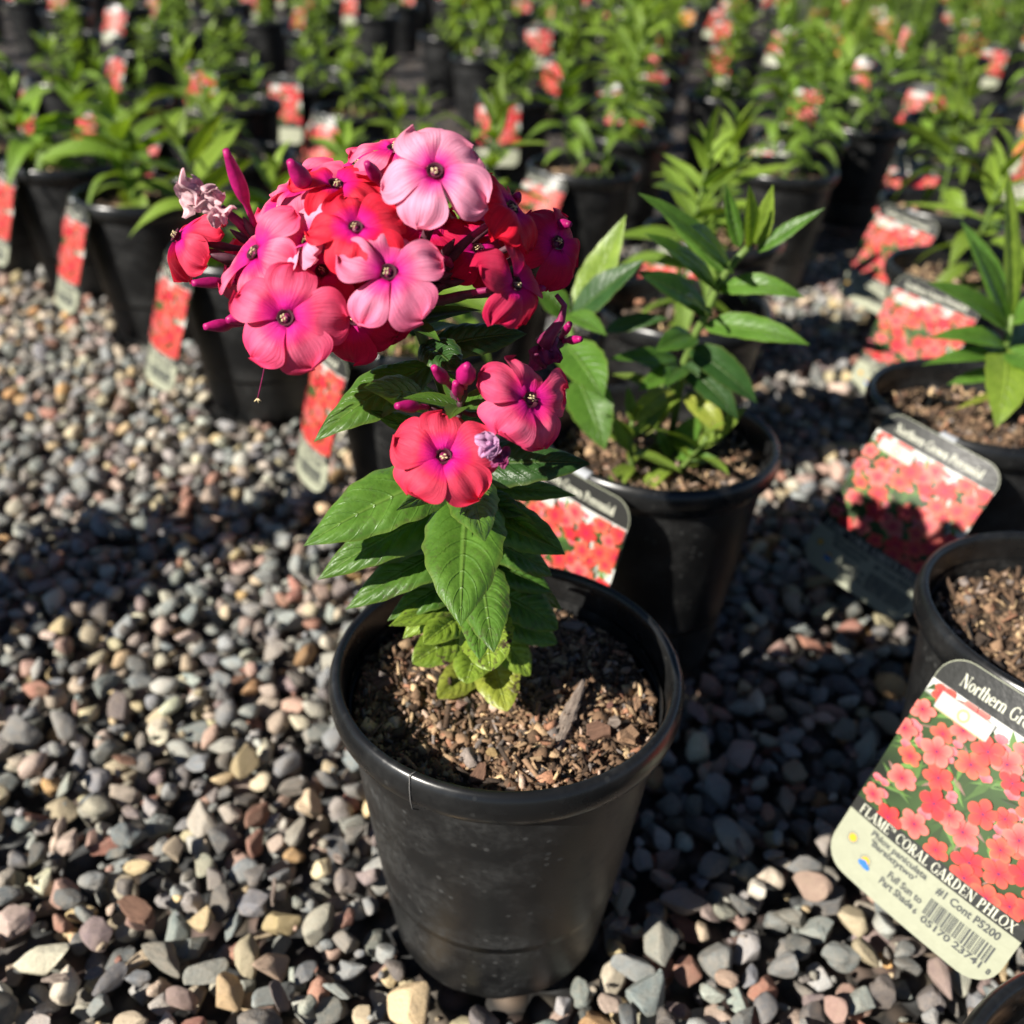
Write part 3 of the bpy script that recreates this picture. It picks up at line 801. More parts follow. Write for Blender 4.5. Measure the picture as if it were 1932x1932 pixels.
# flowers
def petal_mesh(seed):
    r = np.random.RandomState(seed); nx, ny = 19, 17
    V, UV = [], []; ph = r.uniform(0, 6.28, 6); notch = r.uniform(0, .07)
    wmax = r.uniform(.435, .535); cup = r.uniform(.05, .30); rec = r.uniform(.14, .40); ruf = r.uniform(.02, .06); lift = r.uniform(-.05, .12); asym = r.uniform(-.06, .06)
    for i in range(nx):
        t = i / (nx - 1)
        for j in range(ny):
            q = -1 + 2 * j / (ny - 1); hw = .115 + (wmax - .115) * float(smooth(np.array(t), -.12, .60)) if t < .60 else wmax * math.sqrt(max(0.0, 1 - ((t - .60) / .40) ** 2.3))
            x = .130 + .870 * t; y = hw * q * (1 + .04 * math.sin(8 * t + ph[0])) + asym * t * t
            x -= notch * math.exp(-(q * 3) ** 2) * max(0, t - .7) * 3
            x += .02 * math.sin(6 * q + ph[5]) * t * t
            z = .12 * math.sin(math.pi * t * .85) - rec * t ** 2.6 - cup * (q * hw * 2) ** 2 * (.4 + .6 * t) + .11 * q * t
            z += lift * max(0, q * r_sign(seed)) ** 2 * t
            z += .030 * math.sin(6 * t + ph[1] + 2.5 * q) + ruf * math.sin(9 * q + ph[2]) * t ** 2 + .5 * ruf * math.sin(17 * q * hw + 5 * t + ph[3]) * t
            V.append((x, y, z)); UV.append((t, j / (ny - 1)))
    return mesh('petal', V, grid_faces(nx, ny), M_PETAL, uv=UV)
def r_sign(seed): return 1 if seed % 2 else -1
PETALS = [petal_mesh(60 + i) for i in range(14)]
def throat_mesh():
    prof = [(.150, .030), (.128, .024), (.105, .0), (.085, -.05), (.065, -.16), (.0, -.17)]
    V, F = lathe(prof, 16); return mesh('flower', V, F, M_THROAT)
THROAT = throat_mesh()
mb = MB()
for i in range(4):
    a = i * .95 - 2.6; rr = .060
    p = np.array([[rr * math.cos(a), rr * math.sin(a), -.06], [rr * 1.1 * math.cos(a + .2), rr * 1.1 * math.sin(a + .2), .0], [rr * (.6 + .3 * (i % 3)) * math.cos(a + .5), rr * (.6 + .3 * (i % 3)) * math.sin(a + .5), .035 + .02 * (i % 2)]])
    v, f = tube(p + (0, 0, .02), [.006, .008, .013], 5); mb.add(v, f)
    v, f = tube(np.array([p[2] - (.022, .008, -.02), p[2] + (.022, .012, .035)]), [.017, .014], 6); mb.add(v, f)
STAMEN = mb.build('stamens', M_STAMEN)

def cvec(nx, ny, nz): return unit(nx * RT + ny * UP - nz * FW)
def K1(cx_, cy_): return 255.6 + cx_ * .463, 191.7 + cy_ * .463
HUB = ony(742, 560, .333)            # where the truss branches
HUB2 = ony(868, 768, .300)           # the lower side shoot
CORAL = (.76, .030, .082); RED = (.74, .013, .040); PINK = (.78, .125, .26); ROSE = (.78, .045, .145); SHADE_RED = (.56, .010, .066); PALE = (.78, .25, .38)  # the darkest red has shade painted in, for blooms out of the sun
# eye (crop px), depth y, radius crop px, facing (right, up, to camera), colour, paleness, spin, petal tilt
FLOW = [
 (1030, 695, .288, 232, (.02, .08, 1), PINK, .48, .35, -.05), (612, 880, .288, 236, (-.08, .00, 1), ROSE, .24, .15, -.06),
 (1255, 1445, .274, 222, (.02, .18, 1), CORAL, .12, .30, .02), (1220, 282, .305, 232, (-.02, .22, 1), PALE, .62, .75, -.08),
 (897, 512, .298, 200, (.10, .42, 1), RED, .05, .62, -.02), (1610, 1215, .290, 222, (.55, .12, .85), ROSE, .22, .2, -.1),
 (1535, 432, .318, 205, (.72, .30, .62), RED, .0, .3, -.15), (1722, 575, .330, 190, (.62, .05, .75), SHADE_RED, .0, .9, -.25),
 (1552, 742, .305, 205, (.80, .05, .60), SHADE_RED, .1, .35, -.12), (482, 615, .306, 225, (-.55, .35, .80), ROSE, .45, .95, -.12),
 (165, 545, .330, 205, (-.72, .38, .55), CORAL, .15, .5, -.5), (680, 345, .335, 200, (-.35, .55, .75), ROSE, .40, .1, -.05),
 (815, 335, .326, 200, (.25, .55, .75), RED, .05, .7, .10), (1055, 185, .340, 205, (-.15, .66, .6), ROSE, .45, .4, -.15),
 (890, 880, .312, 200, (.08, -.25, .95), SHADE_RED, .0, .9, -.1), (1395, 600, .335, 165, (.35, .05, .9), SHADE_RED, .0, .2, -.1),
 (700, 560, .308, 175, (-.72, .38, .55), PALE, 1.0, .6, .15), (905, 250, .36, 160, (-.1, .6, .5), ROSE, .3, .2, 0),
 (590, 440, .335, 180, (-.45, .45, .75), ROSE, .45, .3, -.1), (985, 400, .335, 175, (.05, .45, .9), SHADE_RED, .1, .5, -.1), (1180, 500, .335, 180, (.25, .25, .9), SHADE_RED, .0, .9, -.1),
 (975, 830, .322, 190, (.05, -.15, 1), SHADE_RED, .0, .4, -.05), (1450, 500, .345, 175, (.45, .35, .75), RED, .0, .1, -.2), (390, 660, .335, 165, (-.6, .1, .75), CORAL, .2, .8, -.3), (760, 690, .315, 185, (-.1, .1, 1), SHADE_RED, .1, .2, -.1),
]
r3 = np.random.RandomState(21)
def add_flower(cx_, cy_, y, rpx, face, colr, pale, spin, tilt, hub):
    u, v = K1(cx_, cy_); P = ony(u, v, y); R = rpx * .463 / FPX * pr(P)[2]
    n = cvec(*face); ux = unit(np.cross(UP, n)); uy = np.cross(n, ux)
    Mf = np.eye(4); Mf[:3, 0] = ux * R; Mf[:3, 1] = uy * R; Mf[:3, 2] = n * R; Mf[:3, 3] = P - Aloc
    fl = obj('flower', THROAT, A, mat4(Mf))
    for i in range(5):
        a = spin + i * 2 * math.pi / 5 + r3.normal(0, .05); tl = tilt + r3.normal(0, .10)
        sc = r3.uniform(.90, 1.07); wd = r3.uniform(.90, 1.10)
        side = 1.0 if face[2] > .9 else 2.2
        mm = Matrix.Rotation(a, 4, 'Z') @ Matrix.Rotation(-tl - r3.normal(0, .08) * (side - 1), 4, 'Y') @ Matrix.Rotation(r3.normal(0, .07 * side), 4, 'X') @ Matrix.Diagonal((sc, wd, 1, 1))
        p = obj('petal', PETALS[r3.randint(14)], fl, mm)
        cc = np.array(colr) * r3.uniform(.9, 1.08, 1) * (1 + r3.uniform(-.05, .05, 3))
        p.color = (*np.clip(cc, 0, .9), 1 - min(1, pale * r3.uniform(.7, 1.3)))
    obj('stamens', STAMEN, fl, Matrix.Rotation(r3.uniform(0, 6), 4, 'Z'))
    # corolla tube and calyx back to the truss
    mbt = MB(); hl = hub - P; L = .024
    q1 = P - n * L * .5; q2 = P - n * L * .82 + unit(hub - (P - n * L)) * L * .2
    C = bez(P - n * .0005, q1, q2, 7); vv, ff = tube(C - Aloc, [.0016, .0013, .0011, .0011, .0012, .0012, .0012], 8); mbt.add(vv, ff)
    tb = obj('flower_tube', mbt.build('flower_tube', M_TUBE), A)
    C2 = bez(C[-1] - unit(C[-1] - C[-2]) * .006, (C[-1] + hub) / 2 + n * -.006 + np.array([0, 0, -.004]), hub, 8)
    vv, ff = tube(C2 - Aloc, [.0013, .0019, .0018, .0012, .0010, .0010, .0011, .0013], 7)
    obj('calyx', mesh('calyx', vv, ff, M_CALYX), A)
for i, f in enumerate(FLOW):
    add_flower(*f, HUB2 if i in (2, 5) else HUB)
v_, f_ = tube(bez(stem_at(790), (stem_at(790) + HUB2) / 2 + (0, 0, -.008), HUB2, 8) - Aloc, .0014, 7)
obj('side_stem', mesh('side_stem', v_, f_, M_STEM), A)
v_, f_ = tube(np.array([STEM[-1], HUB]) - Aloc, [.002, .0016], 7)
obj('side_stem', mesh('side_stem', v_, f_, M_STEM), A)

# buds: calyx end, tip (crop px), depth, fat px
BUDS = [((486, 505), (368, 196), .318, 21), ((735, 395), (627, 242), .318, 26), ((1010, 345), (942, 250), .318, 18), ((410, 735), (232, 740), .322, 15),
        ((440, 905), (280, 918), .312, 17), ((520, 855), (372, 892), .310, 22), ((1590, 760), (1662, 762), .325, 12), ((1540, 420), (1560, 380), .33, 14),
        ((1290, 1165), (1215, 1082), .298, 18), ((1340, 1165), (1352, 1072), .288, 27), ((1325, 1215), (1305, 1145), .292, 16), ((1190, 1245), (1062, 1240), .290, 17),
        ((1285, 665), (1262, 640), .32, 12), ((1700, 500), (1770, 500), .335, 14), ((1745, 975), (1815, 968), .345, 12), ((1735, 960), (1770, 905), .345, 11)]
for i, (a, b, y, fat) in enumerate(BUDS):
    p0 = ony(*K1(*a), y + .006); p1 = ony(*K1(*b), y - .004); R = .92 * fat * .463 / FPX * pr(p1)[2]
    v_, f_ = bud_geo(p0 - Aloc, p1 - Aloc, R)
    obj('bud', mesh('bud', v_, f_, M_BUD), A)
    hub = HUB2 if i in (8, 9, 10, 11) else HUB
    if i in (14, 15): hub = ony(*K1(1690, 1000), .345)
    C2 = bez(p0 - unit(p1 - p0) * .001, (p0 + hub) / 2 + np.array([0, .002, -.004]), hub, 7)
    v_, f_ = tube(C2 - Aloc, [.0012, .0016, .0013, .001, .001, .001, .0012], 7); obj('calyx', mesh('calyx', v_, f_, M_CALYX), A)
# narrow calyces that fill the truss
for i in range(26):
    a = r3.uniform(0, 6.28); e = r3.uniform(-.2, 1.1); d = np.array([math.cos(a) * math.cos(e), math.sin(a) * math.cos(e) * .8, math.sin(e)])
    p1 = HUB + d * r3.uniform(.016, .030); C2 = bez(HUB, (HUB + p1) / 2 + (0, 0, -.003), p1, 6)
    v_, f_ = tube(C2 - Aloc, [.0009, .0009, .001, .0016, .0014, .0003], 6); obj('calyx', mesh('calyx', v_, f_, M_CALYX), A)
for (a, b, y) in (((232, 590), (430, 640), .326), ((250, 560), (440, 600), .330), ((300, 620), (450, 640), .322), ((400, 480), (500, 560), .326), ((440, 470), (510, 570), .322), ((385, 520), (500, 585), .330), ((480, 760), (600, 700), .318), ((520, 790), (620, 720), .320), ((1300, 560), (1230, 640), .322), ((1330, 600), (1240, 660), .325), ((1290, 700), (1220, 700), .322), ((1340, 730), (1230, 720), .326)):
    p1, p0 = ony(*K1(*a), y), ony(*K1(*b), y + .004)
    v_, f_ = tube(bez(p0, (p0 + p1) / 2 + np.array([0, 0, -.0015]), p1, 8) - Aloc, [.0010, .0011, .0013, .0016, .0017, .0014, .0009, .0003], 7); obj('calyx', mesh('calyx', v_, f_, M_CALYX), A)
# bracts under the truss
for i in range(9):
    a = i * .9; d = np.array([math.cos(a), math.sin(a) * .9, r3.uniform(-.15, .35)]); p0 = HUB + np.array([0, 0, -.006]) + (STEM[-1] - HUB) * r3.uniform(0, .9)
    add_leaf(A, p0, p0 + d * r3.uniform(.018, .030), .008, (0, -.2, 1), GREEN, .0, .1, nx=12, ny=7, seed=i)
for i, a in enumerate((.4, 1.9, 3.4, 4.6, 5.6)):
    d = np.array([math.cos(a), math.sin(a), .25]); add_leaf(A, HUB2, HUB2 + d * .020, .008, (0, -.2, 1), MIDG, .0, .1, nx=12, ny=7, seed=i)

# withered blooms: crumpled sheets
def crumple(cx_, cy_, y, wpx, hpx, seed, mat, npet=5):
    r = np.random.RandomState(seed); u, v = K1(cx_, cy_); P = ony(u, v, y); s = .463 / FPX * pr(P)[2]
    mbw = MB()
    for i in range(npet):
        nx = 9; ax = unit(r.normal(size=3)); dr = unit(RT * r.normal() * wpx + UP * r.normal() * hpx + FW * r.normal() * 20)
        sd = unit(np.cross(dr, ax)); nn = np.cross(dr, sd); V = []
        L = r.uniform(.9, 1.45) * s * max(wpx, hpx); W = .46 * L
        ph = r.uniform(0, 6.28, 3)
        for a in range(nx):
            for b in range(nx):
                t = a / (nx - 1); q = b / (nx - 1) * 2 - 1; wd = W * math.sin(math.pi * (.1 + .8 * t))
                fold = math.sin(q * 6 + ph[0] + t * 3) * .25 * wd + math.sin(t * 9 + ph[1]) * .12 * L
                V.append(P - Aloc + dr * (t * L - L * .15) + sd * q * wd * .8 + nn * fold + RT * r.normal(0, .03) * W + UP * r.normal(0, .03) * W)
        mbw.add(V, grid_faces(nx, nx))
    return obj('withered_flower', mbw.build('withered_flower', mat, origin=P - Aloc), A, loc=Vector(P - Aloc))
crumple(262, 400, .318, 110, 70, 1, M_WITHER, 7); crumple(330, 440, .316, 60, 80, 2, M_WITHER, 5); crumple(215, 390, .320, 70, 60, 7, M_WITHER, 4)
crumple(1465, 1385, .270, 60, 80, 3, M_WITHER2, 5); crumple(1500, 1450, .271, 40, 55, 9, M_WITHER3, 3)
crumple(1660, 1010, .325, 62, 90, 4, M_WITHER3, 6)
tw = [ony(*K1(1715, 788), .325), ony(*K1(1748, 830), .325), ony(*K1(1735, 890), .325), ony(*K1(1690, 950), .325), ony(*K1(1660, 990), .325)]
v_, f_ = tube(np.array(tw) - Aloc, [.0009, .0011, .0016, .0024, .0035], 8); obj('flower_tube', mesh('flower_tube', v_, f_, M_TUBE), A)
for (a, b, y) in (((380, 460), (470, 540), .322), ((350, 430), (500, 545), .326)):
    v_, f_ = tube(np.array([ony(*K1(*a), y), ony(*K1(*b), y + .004)]) - Aloc, [.0012, .0016], 7); obj('flower_tube', mesh('flower_tube', v_, f_, M_TUBE), A)
# a style left hanging from a shed bloom
sp_ = [ony(*K1(527, 1075), .292), ony(*K1(516, 1135), .292), ony(*K1(498, 1210), .292)]
mbs = MB(); v_, f_ = tube(bez(*[np.array(p) for p in sp_], 8) - Aloc, .00022, 5); mbs.add(v_, f_)
obj('style', mbs.build('style', M_TUBE), A)
mbs = MB()
for q in ((485, 1222), (513, 1222), (502, 1228)):
    v_, f_ = tube(np.array([sp_[2], ony(*K1(*q), .292)]) - Aloc, [.0003, .0002], 5); mbs.add(v_, f_)
obj('stigma', mbs.build('stigma', M_STAMEN), A)
# thread caught on the rim
for ang, seed in ((rad(243), 1), (rad(8), 2)):
    r_ = np.random.RandomState(seed); P = []
    for (q, z) in ((.0765, .176), (.0785, .1806), (.081, .1803), (.0830, .175), (.0832, .168), (.0825, .163), (.079, .159)):
        aa = ang + r_.uniform(-.012, .012) + (.18 - z) * 1.2; P.append((q * math.cos(aa), q * math.sin(aa), z))
    v_, f_ = tube(P, .00028, 5); obj('thread', mesh('thread', v_, f_, M_THREAD), A)

# ------------------------------------------------------------------ plant tags
TW, TL = 0.092, 0.128
_T, _t = .20, .075
def _ln(x0, y0, x1, y1, w):
    d = np.array([x1 - x0, y1 - y0]); nn = np.array([-d[1], d[0]]) / np.hypot(*d); hx = w / 2 / max(abs(nn[0]), .35) if abs(nn[0]) > .35 else 0
    if hx: return [[(x0 + hx, y0), (x1 + hx, y1), (x1 - hx, y1), (x0 - hx, y0)]]
    return [[(x0, y0 - w / 2), (x1, y1 - w / 2), (x1, y1 + w / 2), (x0, y0 + w / 2)]]
def _arc(cx_, cy_, rx, ry, a0, a1, n=12):
    out = []; A_ = np.radians(np.linspace(a0, a1, n + 1))
    def pt(a, s): w = (_t + (_T - _t) * abs(math.cos(a)) ** 1.5) / 2; return (cx_ + (rx + s * w) * math.cos(a), cy_ + (ry + s * (_t / 2)) * math.sin(a))
    for p, q in zip(A_[:-1], A_[1:]): out.append([pt(p, -1), pt(p, 1), pt(q, 1), pt(q, -1)])
    return out
def _sf(x, y, w=.36): return _ln(x - w / 2, y + (.03 if y < .3 else -.03), x + w / 2, y + (.03 if y < .3 else -.03), .06)
def _st(x, y0=0, y1=1, w=_T): return _ln(x, y0, x, y1, w)
GLY = {
 'F': (.82, lambda: _st(.22) + _ln(.22, .965, .74, .965, .07) + _ln(.22, .52, .6, .52, .07) + _st(.72, .78, 1, .07) + _sf(.22, 0)),
 'L': (.80, lambda: _st(.22) + _ln(.22, .035, .74, .035, .07) + _st(.72, 0, .25, .07) + _sf(.22, 1)),
 'A': (.95, lambda: _ln(.10, 0, .44, 1, _t) + _ln(.44, 1, .82, 0, _T) + _ln(.22, .33, .68, .33, .07) + _sf(.10, 0, .28) + _sf(.82, 0, .32)),
 'M': (1.15, lambda: _st(.18, 0, 1, _t) + _ln(.22, 1, .56, .05, _T) + _ln(.56, .05, .92, 1, _t) + _st(.95) + _sf(.18, 0, .28) + _sf(.95, 0)),
 'E': (.85, lambda: _st(.22) + _ln(.22, .965, .74, .965, .07) + _ln(.22, .52, .6, .52, .07) + _ln(.22, .035, .76, .035, .07) + _st(.73, .78, 1, .07) + _st(.75, 0, .24, .07)),
 'C': (.92, lambda: _arc(.50, .5, .38, .48, 50, 310) + _st(.80, .66, .96, .07)),
 'O': (1.0, lambda: _arc(.50, .5, .38, .48, 0, 360, 18)),
 'G': (.98, lambda: _arc(.50, .5, .38, .48, 50, 315) + _st(.80, .66, .96, .07) + _st(.80, .08, .44, .16) + _sf(.80, .44, .3)),
 'R': (.92, lambda: _st(.22) + _arc(.36, .74, .26, .24, -90, 90) + _ln(.22, .965, .38, .965, .07) + _ln(.22, .50, .38, .50, .07) + _ln(.42, .50, .80, 0, _T) + _sf(.22, 0) + _sf(.84, 0, .22)),
 'P': (.82, lambda: _st(.22) + _arc(.38, .72, .28, .26, -90, 90) + _ln(.22, .965, .40, .965, .07) + _ln(.22, .46, .40, .46, .07) + _sf(.22, 0)),
 'D': (.98, lambda: _st(.22) + _arc(.36, .5, .44, .47, -90, 90) + _ln(.22, .965, .38, .965, .07) + _ln(.22, .035, .38, .035, .07)),
 'N': (1.0, lambda: _st(.17, 0, 1, _t) + _ln(.17, 1, .80, 0, _T) + _st(.82, 0, 1, _t) + _sf(.17, 0, .28) + _sf(.12, 1, .2) + _sf(.82, 1, .28)),
 'H': (1.02, lambda: _st(.22) + _st(.80) + _ln(.22, .52, .80, .52, .07) + _sf(.22, 0) + _sf(.80, 0) + _sf(.22, 1) + _sf(.80, 1)),
 'X': (.95, lambda: _ln(.16, 1, .80, 0, _T) + _ln(.12, 0, .80, 1, _t) + _sf(.12, 0, .26) + _sf(.82, 0, .3) + _sf(.16, 1, .3) + _sf(.80, 1, .26)),
 'o': (.68, lambda: _arc(.34, .33, .24, .31, 0, 360, 16)),
 'r': (.52, lambda: _st(.18, 0, .66) + _arc(.36, .46, .13, .16, 20, 160, 6) + _sf(.18, 0, .32)),
 't': (.46, lambda: _st(.22, .05, .9) + _ln(.04, .63, .42, .63, .07) + _arc(.32, .12, .10, .10, 180, 300, 5)),
 'h': (.76, lambda: _st(.18) + _arc(.37, .44, .20, .20, 0, 150, 8) + _st(.58, 0, .45) + _sf(.18, 0, .3) + _sf(.58, 0, .3)),
 'e': (.62, lambda: _arc(.32, .33, .23, .31, 10, 320) + _ln(.12, .38, .56, .38, .07)),
 'n': (.76, lambda: _st(.18, 0, .66) + _arc(.37, .44, .20, .20, 0, 150, 8) + _st(.58, 0, .45) + _sf(.18, 0, .3) + _sf(.58, 0, .3)),
 'w': (.92, lambda: _ln(.08, .66, .28, 0, _T) + _ln(.28, 0, .45, .62, _t) + _ln(.45, .62, .64, 0, _T) + _ln(.64, 0, .82, .66, _t) + _sf(.10, .66, .24) + _sf(.82, .66, .2)),
 'i': (.38, lambda: _st(.18, 0, .66) + _sf(.18, 0, .3) + [[(.09, .80), (.27, .80), (.27, .98), (.09, .98)]]),
 'a': (.64, lambda: _arc(.28, .20, .16, .18, 40, 320, 10) + _arc(.28, .46, .19, .18, 0, 150, 7) + _st(.48, 0, .48)),
 'l': (.38, lambda: _st(.18) + _sf(.18, 0, .3)),
 '\u2122': (.55, lambda: _st(.12, .6, 1, .06) + _ln(.0, .97, .24, .97, .06) + _st(.32, .6, 1, .05) + _ln(.32, 1, .41, .65, .06) + _ln(.41, .65, .50, 1, .05) + _st(.51, .6, 1, .06)),
}
def glyph_polys(c): return GLY[c][1]()
def tag_builder(bow, full, palette='coral'):
    """dictionary of meshes for one tag; x reads left to right, y up from 0 to -TL, z out of the face"""
    def bend(P):
        P = np.asarray(P, float).copy()
        if bow:
            a = P[:, 0] / bow; z = P[:, 2] + bow
            P[:, 0], P[:, 2] = z * np.sin(a), z * np.cos(a) - bow
        return P
    def halfw(y, c=.014, inset=0.0):
        w = TW / 2 - inset; t = -y; e = inset
        for d in (t - e, TL - e - t):
            if d < c: w = min(w, TW / 2 - inset - c + math.sqrt(max(0, c * c - (c - max(d, 0)) ** 2)))
        return w
    def sheet(y0, y1, z, nx=14, ny=16, inset=0.0, colf=None, back=False):
        ys = np.linspace(y0, y1, ny); V, C = [], []
        if ny == 30: ys = -TL * (.5 - .5 * np.cos(np.linspace(0, math.pi, ny)))
        if ny == 16 and not colf and y0 > -.001: ys = y0 + (y1 - y0) * np.linspace(0, 1, ny) ** 1.8
        for y in ys:
            w = halfw(y, inset=inset)
            for j in range(nx):
                x = -w + 2 * w * j / (nx - 1); V.append((x, y, z))
                if colf: C.append(colf(x, y))
        F = grid_faces(ny, nx)
        F = [f[::-1] for f in F] if not back else F
        return bend(V), F, C
    out = {}
    mbc = MB()
    a = sheet(0, -TL, 0.0, ny=30); b = sheet(0, -TL, -.0007, ny=30, back=True)
    mbc.add(a[0], a[1]); mbc.add(b[0], b[1])
    nx, ny = 14, 30
    edge = [(0, j) for j in range(nx)] + [(i, nx - 1) for i in range(1, ny)] + [(ny - 1, j) for j in range(nx - 2, -1, -1)] + [(i, 0) for i in range(ny - 2, 0, -1)]
    idx = [i * nx + j for i, j in edge]; off = nx * ny
    mbc.F += [[idx[k], idx[(k + 1) % len(idx)], idx[(k + 1) % len(idx)] + off, idx[k] + off] for k in range(len(idx))]
    out['card'] = mbc.build('card', M_CREAM, smooth_=False)
    hd = sheet(-.0004, -.131 * TL, .00012, inset=.0004, ny=16)
    bd = sheet(-.700 * TL, -.760 * TL, .00012, ny=4)
    mbh = MB(); mbh.add(hd[0], hd[1]); out['header'] = mbh.build('header', M_BLACK)
    mbh = MB(); mbh.add(bd[0], bd[1]); out['name_band'] = mbh.build('name_band', M_BLACK)
    # printed picture
    r = np.random.RandomState(4); mbp = MB()
    y0, y1 = -.131 * TL, -.700 * TL; HW = TW / 2
    fr = r.normal(size=(6, 2)) * 120; ph = r.uniform(0, 6, 6)
    def bgc(x, y):
        q = sum(math.sin(x * fr[i, 0] + y * fr[i, 1] + ph[i]) for i in range(6)) / 6
        c = np.array([.022, .048, .010]) * (1 + 1.1 * q)
        if (x / HW > .35 and y > -.47 * TL and q > .05) or (y > -.19 * TL): c = np.array([.52, .52, .48])
        return c
    s = sheet(y0, y1, .00012, nx=40 if full else 14, ny=34 if full else 12, colf=bgc); mbp.add(s[0], s[1], np.array(s[2]))
    lay = [.00016]
    def petal_fan(cx_, cy_, R, a, sq, cin, cout):
        nn = 9; V = [(cx_, cy_, lay[0])]; C = [cin]
        for q in range(nn):
            th = -1 + 2 * q / (nn - 1)
            rr = R * (.62 + .38 * math.cos(th * 1.35)); aa = a + th * .60
            V.append((cx_ + rr * math.cos(aa), cy_ + rr * math.sin(aa) * sq, lay[0])); C.append(cout)
        V = np.array(V); V[:, 0] = np.clip(V[:, 0], -HW + .0002, HW - .0002); V[:, 1] = np.clip(V[:, 1], y1, y0)
        mbp.add(bend(V), [[0, q + 1, q + 2] for q in range(nn - 1)], np.array(C))
    def pflower(cx_, cy_, R, big=True):
        sq = r.uniform(.75, 1.0); a0 = r.uniform(0, 6.28)
        cc = {'coral': [(.56, .115, .060), (.55, .075, .045), (.52, .04, .032), (.57, .16, .125)], 'orange': [(.60, .24, .03), (.56, .19, .02), (.60, .28, .05)]}[palette]
        co = np.array(cc[r.randint(len(cc))]) * r.uniform(.85, 1.08)
        for i in range(5):
            petal_fan(cx_, cy_, R * r.uniform(.9, 1.1), a0 + i * 1.2566, sq, np.array([.40, .008, .035]) if palette == 'coral' else np.array([.5, .1, .02]), co * r.uniform(.92, 1.06))
            lay[0] += .000004
        lay[0] += .000006
        V = [(cx_ + R * .10 * math.cos(q), cy_ + R * .10 * math.sin(q), lay[0]) for q in np.linspace(0, 6.28, 7)[:-1]]
        V = np.array(V); V[:, 0] = np.clip(V[:, 0], -HW + .0002, HW - .0002)
        mbp.add(bend(V), [list(range(6))], np.array((.16, .01, .07))); lay[0] += .000006
    def pbud(cx_, cy_, R):
        for i in range(3):
            petal_fan(cx_, cy_, R, 1.2 + i * .45, 1.0, np.array([.42, .04, .07]), np.array([.58, .16, .18])); lay[0] += .000004
    N = 1.0 if full else .5
    for i in range(int(90 * N)):            # leaf blades and stalks of the printed picture
        a = r.uniform(0, 6.28); x, y = r.uniform(-.95, .95) * HW, r.uniform(y1 * .97, y0 * 1.15); l_, w_ = r.uniform(.004, .012), r.uniform(.0006, .0022)
        P = np.array([(x - l_ * math.cos(a), y - l_ * math.sin(a), lay[0]), (x + w_ * math.sin(a), y - w_ * math.cos(a), lay[0]), (x + l_ * math.cos(a), y + l_ * math.sin(a), lay[0]), (x - w_ * math.sin(a), y + w_ * math.cos(a), lay[0])])
        P[:, 0] = np.clip(P[:, 0], -HW + .0002, HW - .0002); P[:, 1] = np.clip(P[:, 1], y1, y0); lay[0] += .000003
        mbp.add(bend(P), [[0, 1, 2, 3]], np.array((.05, .10, .02)) * r.uniform(.3, 2.2) if r.rand() < .8 else np.array((.22, .12, .10)))
    for i in range(int(44 * N)): pbud(r.uniform(-.95, .95) * HW, r.uniform(y1 * .96, y0 * 1.1), r.uniform(.0035, .0055))
    spots = [(-.80, .93), (-.60, .72), (-.22, .66), (-.75, .46), (-.70, .30), (.06, .26), (.26, .12), (-.05, .05), (.60, .58), (.85, .62), (.62, .40), (.88, .42), (.42, .80), (.80, .84), (.15, .92), (-.42, .94), (.52, .18), (.90, .20), (.30, .5), (-.35, .10), (-.86, .08), (.75, .05), (.72, .70), (.98, .30), (-.45, .82), (.05, .80), (-.40, .46), (.12, .44), (-.12, .30), (.70, .28), (-.55, .60), (.30, .02), (-.9, .78), (-.30, .30), (.5, .44), (.18, .72), (.9, .1), (.55, .0), (-.6, .02), (.95, .95), (.62, .95), (.45, .64), (.98, .74), (-.95, .60), (.42, .32), (-.15, .80)]
    for i, (a_, b_) in enumerate(spots if full else spots[::2]):
        pflower(a_ * HW, y1 + (y0 - y1) * b_, (.0074 if full else .0105) * r.uniform(.8, 1.15))
    # white brand box with a ring
    def quad(x0, x1, ya, yb, col):
        lay[0] += .00001; xs = np.linspace(x0, x1, 6)
        V = [(x, y, lay[0]) for y in (ya, yb) for x in xs]; mbp.add(bend(V), [f[::-1] for f in grid_faces(2, 6)], np.array(col))
    quad(-.82 * HW, -.22 * HW, -.150 * TL, -.220 * TL, (.40, .40, .37))
    quad(-.80 * HW, -.24 * HW, -.2235 * TL, -.221 * TL, (.56, .42, .16))
    if full:
        lay[0] += .00001; V, F = [], []
        for q in range(20):
            th = q * 6.283 / 20
            for rr in (.0030, .0020): V.append((-.52 * HW + rr * math.cos(th), -.187 * TL + rr * 1.1 * math.sin(th), lay[0]))
        F = [[2 * q, 2 * q + 1, (2 * q + 3) % 40, (2 * q + 2) % 40] for q in range(20)]
        mbp.add(bend(V), [f[::-1] for f in F], np.array((.56, .40, .14)))
        # sun and cloud icons
        for (ix, iy, cloud) in ((-.80, -.855, 0), (-.56, -.895, 1)):
            cxx, cyy = ix * HW, iy * TL
            for q in range(14):
                th = q * 6.283 / 14; lay[0] = .0002
                p = [(cxx + .0022 * math.cos(th - .12), cyy + .0022 * math.sin(th - .12), .00016), (cxx + .0040 * math.cos(th), cyy + .0040 * math.sin(th), .00016), (cxx + .0022 * math.cos(th + .12), cyy + .0022 * math.sin(th + .12), .00016)]
                mbp.add(bend(p), [[0, 1, 2]], np.array((.12, .12, .10)))
            p = [(cxx + .0020 * math.cos(th), cyy + .0020 * math.sin(th), .0002) for th in np.linspace(0, 6.283, 15)[:-1]]
            mbp.add(bend(p), [list(range(14))], np.array((.62, .34, .02)))
